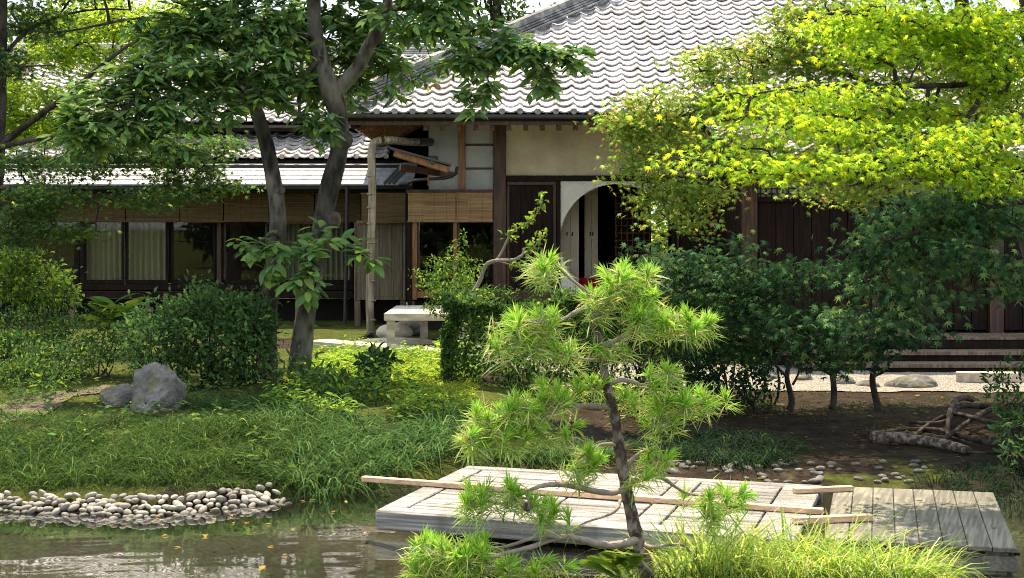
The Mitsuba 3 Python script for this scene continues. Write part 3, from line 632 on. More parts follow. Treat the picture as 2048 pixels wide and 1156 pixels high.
# blinds
def blind(x0, x1, y0, y1, Y, label, group, mat='blind_reed'):
    k = thing('bamboo_blind', label, 'blind', group)
    X = np.linspace(wx(x0, Y), wx(x1, Y), 30); z = np.linspace(wz(y0, Y), wz(y1, Y), 8)
    gx_, gz_ = np.meshgrid(X, z); rng = np.random.default_rng(int(abs(x0)) + 7)
    off = 0.012 * (meshkit.fbm(np.stack([gx_ * 1.5, gz_ * 1.2, 0 * gx_ + x0], -1), 2, 4) - 0.5)
    fr = np.stack([gx_, Y + off, gz_], -1).reshape(-1, 3); n = len(fr)
    i, j = np.meshgrid(np.arange(7), np.arange(29), indexing='ij')
    q = np.stack([i * 30 + j, (i + 1) * 30 + j, (i + 1) * 30 + j + 1, i * 30 + j + 1], -1).reshape(-1, 4)
    add('mat', (np.vstack([fr, fr + [0, 0.008, 0]]), np.vstack([q, q[:, ::-1] + n])), mat, k)
    add('bottom_rod', tube_mesh([[X[0] - 0.01, Y, z[-1]], [X[-1] + 0.01, Y, z[-1]]], 0.013, 6), mat, k)
    add('top_rod', tube_mesh([[X[0] - 0.01, Y, z[0]], [X[-1] + 0.01, Y, z[0]]], 0.012, 6), mat, k)
G1 = 'bamboo blinds along the wing and the bay'
where = ['second blind from the left, behind the maple leaves', 'blind hanging above the curtains', 'blind above the two dark panes', 'blind left of the first trunk', 'blind between the twin trunks', 'blind between the right trunk and the bamboo pipe', 'dark blind just right of the bamboo pipe']
for (x0, x1, y1), w in zip(((110, 250, 443), (252, 358, 443), (360, 446, 443.5), (448, 537, 443), (538, 628, 446), (630, 721, 444), (723, 813, 445)), where):
    blind(x0, x1, 387, y1, 26.75 if x1 < 800 else 25.4, 'brown bamboo ' + w, G1)
blind(-40, 108, 387, 443, 26.75, 'brown bamboo blind farthest left, half hidden by maple leaves', G1)
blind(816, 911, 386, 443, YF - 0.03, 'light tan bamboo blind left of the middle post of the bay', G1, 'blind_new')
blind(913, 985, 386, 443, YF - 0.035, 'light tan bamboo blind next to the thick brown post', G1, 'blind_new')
# slim black downpipe and thick bamboo downpipe
bp = add('downpipe', tube_mesh([at(694, 374, 25.7), at(693, 500, 25.7), at(690, 648, 25.7)], 0.034, 10), 'black_metal', wg, 50, label='thin black downpipe left of the bamboo pipe')
k = thing('bamboo_downpipe', 'weathered bamboo rain pipe with bent elbow at the eave', 'pipe')
yp = 22.9
pth = spline([at(742, 672, yp), at(742.5, 480, yp), at(743.5, 330, yp), at(744, 298, yp), at(749, 285, yp), at(765, 281, yp), at(800, 282, yp + 0.25), at(838, 284, yp + 0.7)], 90)
add('culm', tube_mesh(pth, 0.062 + 0.004 * (meshkit.noise(pth * 3, 2) - 0.5), 16), 'bamboo', k, 50)
for y in (352, 388, 415, 447, 486, 520, 562, 601, 640):
    c = at(742.8, y, yp); add('node', tube_mesh([c - [0, 0, 0.014], c, c + [0, 0, 0.014]], [0.062, 0.074, 0.062], 16), 'bamboo', k, 60)
c = at(742, 672, yp); add('outlet', tube_mesh([c + [0, 0.02, 0.03], c + [0.0, -0.1, -0.02]], 0.058, 14), 'black_metal', k, 50)
add('sleeve', tube_mesh([at(838, 284, yp + 0.7), at(862, 284, yp + 1.0)], 0.066, 12), 'gutter_metal', k, 50)
# ------------------------------------------------------------------ right wing, front wall at Y = 21.2
rw = thing('veranda_house', 'dark timber veranda building behind the green maples on the right', 'house')
YR = 21.2
def vp(name, x0, x1, y0, y1, Y, dep, mat, parent=rw, **k): return add(name, pbox(x0, y0, x1, y1, Y, dep), mat, parent, **k)
for x in (1487, 1731, 1980, 2230): vp('post', x, x + 28, 330, 672, YR, 0.2, 'wood_brown')
vp('beam', 1515.5, 2500, 334, 352, YR + 0.02, 0.15, 'wood_dark')
for x0, x1 in ((1516, 1730.5), (1759.5, 1979.5), (2008.5, 2229.5)):
    vp('lintel', x0, x1, 394, 404, YR + 0.02, 0.14, 'wood_dark')
    lt = vp('lattice_window', x0, x1, 353, 393.5, YR + 0.1, 0.01, 'paper', label='paper lattice window under the eave')
    for k in range(int((x1 - x0) / 11)): vp('bar', x0 + 4 + k * 11, x0 + 7 + k * 11, 353, 393.5, YR + 0.07, 0.02, 'black_metal', lt)
    for k in range(4): vp('bar', x0, x1, 356 + k * 10, 359 + k * 10, YR + 0.055, 0.014, 'black_metal', lt)
    n = 6; w = (x1 - x0) / n
    for k in range(n): vp('plank', x0 + k * w + 0.6, x0 + (k + 1) * w - 0.6, 404.5, 660, YR + 0.09 + 0.006 * (k % 2), 0.03, 'wood_dark')  # near black boards stand in for the deep shade of the open veranda
vp('back_panel', 1487, 2500, 285, 672, YR + 0.22, 0.05, 'wood_dark')
add('side_wall', cbox(wx(1487, YR), wx(1487, YR) + 0.05, YR + 0.28, 24.3, 0.3, 3.3), 'wood_dark', rw)
y0 = 20.35
for k in range(6): add('veranda_board', cbox(wx(1480, y0), 10, y0 + k * 0.145, y0 + k * 0.145 + 0.14, 0.575, 0.61), 'wood_grey', rw)
add('veranda_beam', cbox(wx(1480, y0), 10, y0 + 0.02, y0 + 0.08, 0.46, 0.572), 'wood_dark', rw)
add('step', cbox(wx(1560, 20), 10, 19.95, 20.34, 0.40, 0.45), 'wood_grey', rw); add('step_riser', cbox(wx(1560, 20), 10, 20.0, 20.05, 0.3, 0.398), 'wood_dark', rw)
add('step', cbox(wx(1600, 19.6), 10, 19.55, 19.98, 0.27, 0.32), 'wood_grey', rw); add('step_riser', cbox(wx(1600, 19.6), 10, 19.6, 19.65, 0.15, 0.268), 'wood_dark', rw)
ra = add('roof', slab([[2.9, 20.5, 3.02], [10, 20.5, 3.02], [10, 23.2, 3.72], [2.9, 23.2, 3.72]], 0.07), 'wood_dark', rw)
tiled(ra, 2.9, 9.9, 20.45, 3.07, 0.26, 2.6, 0.272, 0.235, lambda x, r: True, 120, True, 5)
for x in np.arange(3.0, 10, 0.3): add('rafter', beam([x, 20.6, 2.93], [x, 22.5, 3.42], 0.06, 0.07), 'wood_dark', ra)

# ------------------------------------------------------------------ bench, stones by the house
bn = thing('garden_bench', 'low weathered wooden bench with sunlit top beside the bamboo pipe', 'bench')
bz = 0.93
BX0, BX1, BY0, BY1 = -1.74, -0.6, 20.4, 22.5
for k in range(6): add('top_board', cbox(BX0 + 0.045 + k * 0.188, BX0 + 0.045 + k * 0.188 + 0.182, BY0 + 0.045, BY1, bz - 0.035, bz + 0.002 * (k % 2)), 'bench_wood', bn)
add('apron', cbox(BX0 - 0.002, BX1 + 0.002, BY0, BY0 + 0.042, bz - 0.1, bz + 0.003, 0.006), 'bench_wood', bn); add('apron', cbox(BX0, BX0 + 0.042, BY0 + 0.0425, BY1, bz - 0.1, bz - 0.001), 'bench_wood', bn)
for u, v in ((BX0 + 0.03, BY0 + 0.05), (-1.36, 22.2), (BX1 - 0.13, BY0 + 0.05), (BX1 - 0.13, 22.2)):
    add('leg', cbox(u, u + 0.11, v, v + 0.11, 0.43, bz - 0.038, 0.006), 'bench_wood', bn)
    add('foot_stone', cbox(u - 0.04, u + 0.15, v - 0.04, v + 0.15, 0.33, 0.428, 0.02), 'pale_stone', bn)
def boulder(seed, size, sub=3, rough=0.25, flat=-0.3):
    m = trimesh.creation.icosphere(sub, 1.0); v = m.vertices
    f = meshkit.fbm(v * 1.3 + seed * 7.1, 4, seed); g = meshkit.fbm(v * 4 + seed, 3, seed + 3)
    v = v * (1 + rough * 2 * (f - 0.5) + rough * 0.5 * (g - 0.5))[:, None]
    v[:, 2] = np.maximum(v[:, 2], flat)
    return trimesh.Trimesh(v * size, m.faces, process=False)
def put_stone(name, label, c, size, mat, seed, group=None, ct='stone', sub=3, rough=0.2, rot=0, flat=-0.35):
    b = boulder(seed, np.asarray(size), sub, rough, flat)
    b.apply_transform(rotation_matrix(rot, [0, 0, 1])); b.apply_translation(c)
    k = thing(name, label, ct, group); scene[k] = ply(b, mat, smooth=50); return k
def gpt(px, py, lift=0.0):          # where the ray through a pixel meets the ground
    Y = np.linspace(6, 24, 1200); X = wx(px, Y); Z = wz(py, Y)
    i = np.argmax(Z <= ground_z(X, Y))
    return np.array([X[i], Y[i], Z[i] + lift])
put_stone('stepping_stone', 'rounded tan stone under the bench, in the sun', at(791, 664, 22.3), (0.27, 0.2, 0.14), 'pale_stone', 3, flat=-0.9)
put_stone('stepping_stone', 'darker stone behind the tan one under the bench', at(824, 652, 23.2), (0.22, 0.2, 0.17), 'rock', 4, flat=-0.9)
ks = thing('stone_slab', 'flat pale stone slab on the ground in front of the bench', 'slab')
scene[ks] = ply(boulder(8, np.array([0.62, 0.35, 0.07]), 3, 0.1).apply_translation(gpt(790, 688, 0.02)), 'pale_stone', smooth=45)
ks = thing('stone_slab', 'long pale kerb slab across the sunny lawn', 'slab')
scene[ks] = ply(beam(gpt(640, 690, 0.03), gpt(900, 712, 0.03), 0.3, 0.1, c=0.02), 'pale_stone')
for k, (x, y, w, h, lb) in enumerate(((1830, 768, 48, 16, 'largest low boulder on the gravel by the veranda'), (1795, 770, 28, 10, 'small boulder left of the largest one on the gravel'), (1735, 770, 26, 9, 'flat dark stone in the gravel behind the maple trunk'), (1690, 764, 22, 12, 'dark stone between two maple trunks on the gravel'), (1610, 758, 18, 8, 'brown stone in the gravel behind the left maple trunk'), (1548, 756, 14, 6, 'small brown stone at the left end of the gravel'))):
    g = gpt(x, y + h * 0.4); s = g[1] / F
    put_stone('gravel_boulder', lb, g, (w * s, w * s * 0.7, h * s * 1.5), 'rock', 20 + k, ct='boulder', flat=-0.2)
tb = thing('timber_step', 'long grey timber lying on the gravel at the right', 'timber')
scene[tb] = ply(beam(gpt(1912, 765, 0.07), gpt(2110, 768, 0.07), 0.16, 0.13, c=0.01), 'bench_wood')
rk = thing('garden_rock', 'large craggy grey rock at the edge of the path', 'rock')
base = gpt(300, 822); s = base[1] / F
def crag(seed, size, c, rot=0):
    m = trimesh.creation.icosphere(5, 1.0); v = m.vertices.copy()
    rng = np.random.default_rng(seed)
    for _ in range(26):
        n = norm(rng.normal(0, 1, 3)); d = rng.uniform(0.55, 0.95); h = v @ n
        v -= np.outer(np.maximum(h - d, 0) * 0.88, n)
    v *= (1 + 0.12 * (meshkit.fbm(v * 3.5, 4, seed) - 0.5) + 0.16 * (meshkit.fbm(v * 9, 4, seed) - 0.5))[:, None]
    r = trimesh.Trimesh(v * size, m.faces, process=False); r.apply_transform(rotation_matrix(rot, [0, 0, 1])); r.apply_translation(c); return r
scene[rk] = ply(cat(crag(5, np.array([74 * s, 0.36, 100 * s]), base + [0.02, 0.2, -0.02], 0.2)), 'rock', smooth=28)
k = thing('garden_rock', 'low slanting grey rock leaning on the large craggy rock', 'rock')
scene[k] = ply(crag(9, np.array([0.3, 0.26, 0.2]), gpt(243, 812) + [0, 0.1, 0.0], -0.4), 'rock', smooth=28)

# ------------------------------------------------------------------ decks and timbers
ZD = 0.165
dk = thing('pond_deck', 'weathered grey wooden deck floating over the pond behind the pine', 'deck')
O = at(750, 1020, 10.27); O[2] = ZD
eu = np.array([cd, sd, 0]); ev_ = np.array([-sd, cd, 0])
DM = np.eye(4); DM[:3, 0], DM[:3, 1], DM[:3, 3] = eu, ev_ - 0.05 * eu, O * [1, 1, 0]
def dbox(u0, u1, v0, v1, z0, z1, c=0.004):
    b = cbox(u0, u1, v0, v1, z0, z1, c); b.apply_transform(DM); return b
LU, LV = 2.86, 2.03
rng = np.random.default_rng(11)
add('front_beam', dbox(0, LU, 0, 0.16, ZD - 0.135, ZD, 0.012), 'deck_wood', dk)
add('back_beam', dbox(0, LU, LV - 0.14, LV, ZD - 0.13, ZD - 0.002, 0.012), 'deck_wood', dk)
for u0, u1 in ((0.0, 0.17), (0.98, 1.13), (1.78, 1.95), (2.58, LU)):
    add('cross_plank', dbox(u0, u1, 0.165, LV - 0.145, ZD - 0.05, ZD - 0.001, 0.006), 'deck_wood', dk)
for u0, u1 in ((0.185, 0.965), (1.145, 1.765), (1.965, 2.565)):
    n = 17; w = (LV - 0.145 - 0.175) / n
    for k in range(n):
        add('slat', dbox(u0 + rng.uniform(0, 0.006), u1 - rng.uniform(0, 0.006), 0.172 + k * w, 0.172 + (k + 1) * w - 0.013, ZD - 0.045, ZD - 0.004 + rng.uniform(-0.003, 0.002), 0.005), 'deck_wood', dk)
add('frame', dbox(0.03, LU - 0.03, 0.2, LV - 0.2, ZD - 0.12, ZD - 0.056), 'wood_dark', dk)
for u in (0.3, 1.4, 2.5):
    for v in (0.3, 1.6): add('pile', tube_mesh([DM[:3] @ [u, v, -0.4, 1], DM[:3] @ [u, v, ZD - 0.12, 1]], 0.06, 10), 'wood_dark', dk)
bd = thing('plank_deck', 'newer deck of wide planks with deep side boards, right of the gap', 'deck')
u0, u1 = LU + 0.1, LU + 1.32
EM = np.eye(4); EM[:3, :3] = trimesh.transformations.rotation_matrix(DA + math.radians(5.5), [0, 0, 1])[:3, :3]; EM[:3, 3] = DM[:3] @ [LU + 0.175, 0.1, 0, 1]
def ebox(a, b, v0, v1, z0, z1, c=0.004):
    k = cbox(a, b, v0, v1, z0, z1, c); k.apply_transform(EM); return k
W2 = 1.14; n = 8
for k in range(n):
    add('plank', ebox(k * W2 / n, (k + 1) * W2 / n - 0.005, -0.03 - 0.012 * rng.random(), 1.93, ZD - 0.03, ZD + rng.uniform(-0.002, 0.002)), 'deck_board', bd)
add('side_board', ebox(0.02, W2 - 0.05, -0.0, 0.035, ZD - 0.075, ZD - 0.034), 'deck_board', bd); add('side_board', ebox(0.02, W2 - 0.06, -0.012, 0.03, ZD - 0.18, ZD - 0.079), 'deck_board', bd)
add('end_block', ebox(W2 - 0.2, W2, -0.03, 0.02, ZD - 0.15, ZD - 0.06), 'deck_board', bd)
for k in range(6): add('joist_end', ebox(0.12 + k * 0.2, 0.155 + k * 0.2, -0.022, 0.0, ZD - 0.05, ZD - 0.033), 'wood_dark', bd)
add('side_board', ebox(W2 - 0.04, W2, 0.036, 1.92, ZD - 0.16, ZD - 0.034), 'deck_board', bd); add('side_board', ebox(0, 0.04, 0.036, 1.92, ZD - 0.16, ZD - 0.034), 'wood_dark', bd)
for u in (0.15, 0.98):
    for v in (0.2, 1.7): add('pile', tube_mesh([EM[:3] @ [u, v, -0.4, 1], EM[:3] @ [u, v, ZD - 0.04, 1]], 0.05, 10), 'wood_dark', bd)
def on_deck(px, py):
    Y = F * (CH - ZD) / (py - YH); return np.array([wx(px, Y), Y, ZD])
def timber(a, b, w, h, label, group):
    k = thing('timber', label, 'timber', group)
    scene[k] = ply(beam(a + [0, 0, h / 2 + 0.003], b + [0, 0, h / 2 + 0.003], w, h, c=0.003), 'fresh_wood')
TG = 'fresh timbers lying on the decks'
a, b = on_deck(726, 963), on_deck(1646, 1029)
timber(a, b, 0.06, 0.038, 'long fresh sawn timber lying across the weathered deck', TG)
timber(on_deck(1588, 987), on_deck(1704, 982), 0.06, 0.036, 'short fresh timber bridging the gap, farther of two', TG)
timber(on_deck(1586, 1048), on_deck(1742, 1042), 0.06, 0.042, 'short fresh timber bridging the gap, nearer of two', TG)
# ------------------------------------------------------------------ plants
def grow(rng, nodes, targets, r_tip=0.004, r_add=0.0012, sag=0.06, bend=0.12):
    """joins every target to the nearest wood so far (limb points first); returns twigs (polyline, radii) and their outward directions."""
    nodes = np.asarray(nodes, float); tg = np.asarray(targets, float)
    N = np.empty((len(nodes) + 4 * len(tg), 3)); N[:len(nodes)] = nodes; m = len(nodes)
    par = []
    from scipy.spatial import cKDTree
    d0 = cKDTree(nodes).query(tg)[0]
    order = np.argsort(d0); tw, start = [], []
    for i in order:
        p = tg[i]; dd = ((N[:m] - p) ** 2).sum(1)
        # prefer wood that lies lower and nearer the limbs than the target
        j = int(np.argmin(dd)); a = N[j]; L = math.sqrt(dd[j])
        mid = (a + p) / 2 + rng.normal(0, bend * L / 2, 3) + [0, 0, sag * L]
        t = np.array([0, 0.25, 0.5, 0.75, 1.0])[:, None]
        q = (1 - t) ** 2 * a + 2 * t * (1 - t) * mid + t ** 2 * p
        N[m:m + 4] = q[1:]; m += 4
        tw.append(q); start.append(j)
    # thickness by what hangs on each twig
    n0 = len(nodes); load = np.ones(len(tw))
    for k in range(len(tw) - 1, -1, -1):
        j = start[k]
        if j >= n0: load[(j - n0) // 4] += load[k]
    out = []
    for k, q in enumerate(tw):
        r = r_tip + r_add * math.sqrt(load[k]) * 1.6
        out.append((q, np.linspace(r, max(r * 0.6, r_tip), 5)))
    return out, load
def ell(rng, c, r, n, flat=1.0):
    v = norm(rng.normal(0, 1, (n, 3))) * (rng.uniform(0.05, 1, (n, 1)) ** 0.42)
    return np.asarray(c) + v * np.asarray(r)
def pads_px(rng, pads, per_m2, ry=0.5):
    """pads: (px, py, Y, half width px, half height px[, depth]) -> points spread through flattened clumps."""
    out = []
    for p in pads:
        px, py, Y, a, b = p[:5]; s = Y / F; dep = p[5] if len(p) > 5 else max(a * s * ry, 0.25)
        n = max(3, int(per_m2 * 3.1 * a * s * b * s * (p[6] if len(p) > 6 else 1)))
        out.append(ell(rng, at(px, py, Y), (a * s, dep, b * s), n))
    return np.vstack(out)
def limb_nodes(limbs, step=0.12):
    return np.vstack([l[0][:, :3] for l in limbs])
def limb(pts, n=None, r0=None, r1=None):
    """pts: rows (px, py, Y, radius px) in the photograph's measure."""
    p = np.array([[*at(x, y, Y), r * Y / F] for x, y, Y, r in pts])
    s = spline(p, n or max(8, 5 * len(pts)))
    return s[:, :3], np.maximum(s[:, 3], 0.003)
def maple_leaves(rng, tw, per, size, cols, w, spread=0.16, droop=(0.1, 0.7), base=STAR7, amt=0.22, near=0.5):
    """leaves in loose flat sprays along and around every twig."""
    q = np.array([t[0] for t in tw]); n = len(q)
    k = rng.integers(0, 5, (n, per)); 
    t = rng.uniform(0.35, 1.0, (n, per, 1)) * 4
    i0 = np.clip(t.astype(int), 0, 3); fr = t - i0
    r = np.arange(n)[:, None]
    p = q[r, i0[..., 0]] * (1 - fr) + q[r, i0[..., 0] + 1] * fr
    off = rng.normal(0, 1, (n, per, 3)) * [1, 1, 0.35] * spread
    p = (p + off).reshape(-1, 3)
    az = rng.uniform(0, 2 * np.pi, len(p)); out = norm((q[:, 4] - q[:, 2]) * [1, 1, 0] + 1e-6)
    d = np.stack([np.cos(az), np.sin(az), 0 * az], 1) + 0.7 * np.repeat(out, per, 0)
    d = norm(d); d[:, 2] = -rng.uniform(*droop, len(p)); d = norm(d)
    nrm = np.array([0, 0, 1.0]) + rng.normal(0, 0.38, (len(p), 3))
    s = size * rng.uniform(0.65, 1.2, len(p))
    return p, d, nrm, s, blend(rng, cols, w, len(p), amt)
def split_leaves(name, base, arr, mat, parent, limit=300, label=None, restname='foliage'):
    """the leaves that show largest become parts of their own; the rest is one part."""
    p, d, n, s, c = arr
    px = topx(p); ok = (px[:, 0] > 5) & (px[:, 0] < 2043) & (px[:, 1] > 5) & (px[:, 1] < 1150)
    sc = np.where(ok, s / p[:, 1], 0); idx = np.argsort(-sc)[:limit]; idx = idx[sc[idx] > 0]
    mask = np.ones(len(p), bool); mask[idx] = False
    if mask.any(): leafpart(restname, leaves_vfc(base, p[mask], d[mask], n[mask], s[mask], c[mask]), mat, parent, kind='stuff')
    for i in idx:
        sl = slice(i, i + 1); leafpart(name, leaves_vfc(base, p[sl], d[sl], n[sl], s[sl], c[sl]), mat, parent)

# ---- twin trunk evergreen on the left bank
rng = np.random.default_rng(21)
YA = 16.4
tA = thing('evergreen_tree', 'twin trunk evergreen tree with long glossy leaves on the pond bank', 'tree')
LA = [limb([(533, 775, YA, 21.8), (536, 700, YA, 18.3), (540, 600, YA, 16.5), (552, 500, YA, 17.4), (556, 440, YA, 16.5), (545, 350, YA, 15.7), (528, 270, YA, 14.8), (505, 200, YA, 13.1), (480, 120, YA, 9.6), (470, 0, YA, 7.0), (440, -140, YA, 4.3)], 70),
      limb([(596, 770, YA, 27.0), (603, 700, YA, 21.8), (617, 600, YA, 19.1), (640, 480, YA, 19.1), (658, 380, YA, 20.0), (678, 300, YA, 18.3), (676, 230, YA, 18.3), (664, 190, YA, 20.0), (645, 130, YA, 16.5), (630, 60, YA, 14.8), (628, -20, YA, 13.1), (640, -180, YA, 8.7)], 80),
      limb([(666, 205, YA, 16.5), (690, 165, YA, 14.8), (720, 128, YA - 0.1, 13.9), (742, 85, YA - 0.2, 13.1), (768, 50, YA - 0.3, 11.3), (775, 0, YA - 0.3, 10.4), (790, -100, YA - 0.3, 7.0)], 45)]
LA2 = [limb([(768, 30, YA - 0.3, 7), (830, 16, YA - 0.5, 6.5), (880, 45, YA - 0.7, 6), (940, 90, YA - 0.9, 5), (1010, 110, YA - 1.0, 3)], 24), limb([(870, 40, YA - 0.7, 4), (900, 0, YA - 0.7, 3.5), (930, -60, YA - 0.7, 3)], 12),
       limb([(505, 210, YA, 10), (450, 165, YA - 0.4, 7), (380, 150, YA - 0.8, 5), (300, 180, YA - 1.1, 3.5), (220, 240, YA - 1.2, 2.5)], 26), limb([(480, 120, YA, 8), (420, 80, YA - 0.5, 5), (340, 60, YA - 0.9, 3)], 16),
       limb([(632, 80, YA, 8), (580, 60, YA - 0.4, 5), (520, 50, YA - 0.8, 4)], 12), limb([(640, 120, YA, 6), (600, 190, YA - 0.5, 4), (600, 240, YA - 0.6, 3)], 12),
       limb([(556, 480, YA, 5), (540, 470, YA - 0.4, 4), (500, 500, YA - 0.6, 3)], 8), limb([(655, 470, YA, 5), (690, 500, YA - 0.3, 4), (735, 512, YA - 0.5, 2.5)], 10), limb([(640, 520, YA, 4), (625, 540, YA - 0.4, 3), (612, 580, YA - 0.5, 2)], 8)]
for k, (p, r) in enumerate(LA): add('trunk', tube_mesh(p, r, 18, 0.14, 31 + k), 'bark', tA, True)
for k, (x, y, a) in enumerate(((516, 690, 14), (668, 440, 12), (690, 280, 14), (560, 380, 8))):
    b = boulder(60 + k, np.array([0.09, 0.09, 0.1]) * a / 14, 3, 0.25, -2); b.apply_translation(at(x, y, YA - 0.06)); add('burl', b, 'bark', tA, True)
PA = [(500, 40, YA - .6, 130, 60), (420, 110, YA - .8, 130, 60), (330, 160, YA - 1.0, 120, 60), (250, 210, YA - 1.1, 110, 55), (190, 255, YA - 1.2, 75, 45), (155, 300, YA - 1.2, 45, 30), (480, 175, YA - .7, 110, 50), (385, 230, YA - .9, 100, 42), (560, 140, YA - .6, 65, 80), (300, 265, YA - 1.1, 70, 30), (200, 185, YA - 1.0, 70, 36), (130, 225, YA - 1.2, 50, 30), (330, 60, YA - .8, 90, 40), (250, 140, YA - 1.0, 70, 30), (140, 270, YA - 1.2, 50, 30), (360, 300, YA - 1.1, 50, 24), (590, 40, YA + .5, 70, 60), (420, 20, YA - .6, 90, 40),
      (720, 20, YA + .5, 110, 35), (840, 35, YA - .8, 140, 50), (960, 85, YA - 1.0, 120, 55), (1060, 110, YA - 1.0, 85, 50), (1125, 120, YA - 1.0, 55, 30), (1100, 170, YA - 1.0, 45, 30), (920, 130, YA - .9, 60, 25), (960, 195, YA - 1.0, 50, 40), (745, 70, YA + .5, 55, 45), (640, 255, YA - .5, 50, 40), (620, 170, YA + .5, 50, 55), (700, 100, YA + .5, 30, 40),
      (600, -100, YA + .5, 300, 100, 0.8), (900, -60, YA - .8, 180, 60), (400, -80, YA - .7, 180, 70), (620, 120, YA + .5, 260, 110, .5)]
tg = pads_px(rng, PA, 92, 0.5); tg = tg[(tg[:, 2] > 2.6)]
tw, load = grow(rng, limb_nodes(LA + LA2), tg)
add('branch', tubes([(p, r) for p, r in LA2] + tw, 6), 'bark_dark', tA, True)
def whorl_leaves(rng, tips, dirs, per, size, cols, w, up=0.35, droop=0.12, amt=0.18):
    n = len(tips); az = rng.uniform(0, 2 * np.pi, (n, per))
    d = np.stack([np.cos(az), np.sin(az), rng.normal(-droop, 0.3, (n, per))], -1) + up * dirs[:, None]
    d = norm(d).reshape(-1, 3)
    p = np.repeat(tips, per, 0) + rng.normal(0, 0.02, (n * per, 3)) + d * 0.02 + np.repeat(-dirs, per, 0) * rng.uniform(0, 0.09, (n * per, 1))
    nrm = np.array([0, -0.12, 1.0]) + rng.normal(0, 0.35, (n * per, 3))
    return p, d, nrm, size * rng.uniform(0.65, 1.15, n * per), blend(rng, cols, w, n * per, amt)
def tips_of(tw, two=True):
    q = np.array([t[0] for t in tw]); e = norm(q[:, 4] - q[:, 3])
    T = [q[:, 4], q[:, 2]] if two else [q[:, 4]]
    return np.vstack(T), np.vstack([e] * len(T))
GA = [(0.19, 0.32, 0.11), (0.24, 0.39, 0.1), (0.14, 0.25, 0.09), (0.32, 0.48, 0.08)]
tp, td = tips_of(tw)
arr = whorl_leaves(rng, tp, td, 6, 0.17, GA, [4, 3, 3, 1])
split_leaves('leaf', LANCE, arr, 'leaf_shiny', tA, 220)
PS = [(500, 495, YA - .6, 45, 28, .3), (545, 520, YA - .6, 50, 40, .3), (600, 530, YA - .6, 50, 55, .3), (640, 475, YA - .5, 40, 30, .3), (720, 495, YA - .5, 40, 22, .25), (612, 585, YA - .6, 25, 22, .2), (745, 515, YA - .5, 20, 12, .2)]
tg = pads_px(rng, PS, 70, 0.5); tw, load = grow(rng, limb_nodes(LA2[-3:]), tg)
add('sprout_twig', tubes(tw, 5), 'bark_dark', tA, True, kind='stuff')
tp, td = tips_of(tw, False)
arr = whorl_leaves(rng, tp, td, 6, 0.2, GA, [4, 2, 4, 0.4], 0.5)
split_leaves('sprout_leaf', LANCE_W, arr, 'leaf_shiny', tA, 200)

# ---- maples
def maple(name, label, group, limbs, pads, dens, per, size, cols, w, seed, bark='bark_dark', base=STAR7, parts=0, sides=10, spread=0.16, droop=(0.1, 0.7), zmin=0.9, amt=0.22, ry=0.6, mat='leaf_matt', wob=0.1):
    rng = np.random.default_rng(seed)
    k = thing(name, label, 'tree', group)
    add('trunk', tube_mesh(limbs[0][0], limbs[0][1], sides, wob, seed), bark, k, True)
    tg = pads_px(rng, pads, dens, ry); tg = tg[tg[:, 2] > zmin]
    nodes = limb_nodes(limbs); nodes = nodes[nodes[:, 2] > zmin * 0.8]
    tw, load = grow(rng, nodes, tg, 0.003, 0.0016)
    add('branch', tubes(limbs[1:] + tw, 5), bark, k, True)
    arr = maple_leaves(rng, tw, per, size, cols, w, spread, droop, base, amt)
    if parts: split_leaves('leaf', base, arr, mat, k, parts)
    else: leafpart('foliage', leaves_vfc(base, *arr[:2], *arr[2:]), mat, k, kind='stuff')
    return k
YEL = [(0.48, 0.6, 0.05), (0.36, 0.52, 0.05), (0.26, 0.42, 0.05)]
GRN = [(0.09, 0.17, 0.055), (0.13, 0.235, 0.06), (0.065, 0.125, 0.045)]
OLV = [(0.3, 0.42, 0.08), (0.22, 0.34, 0.07), (0.46, 0.36, 0.13), (0.4, 0.5, 0.08)]
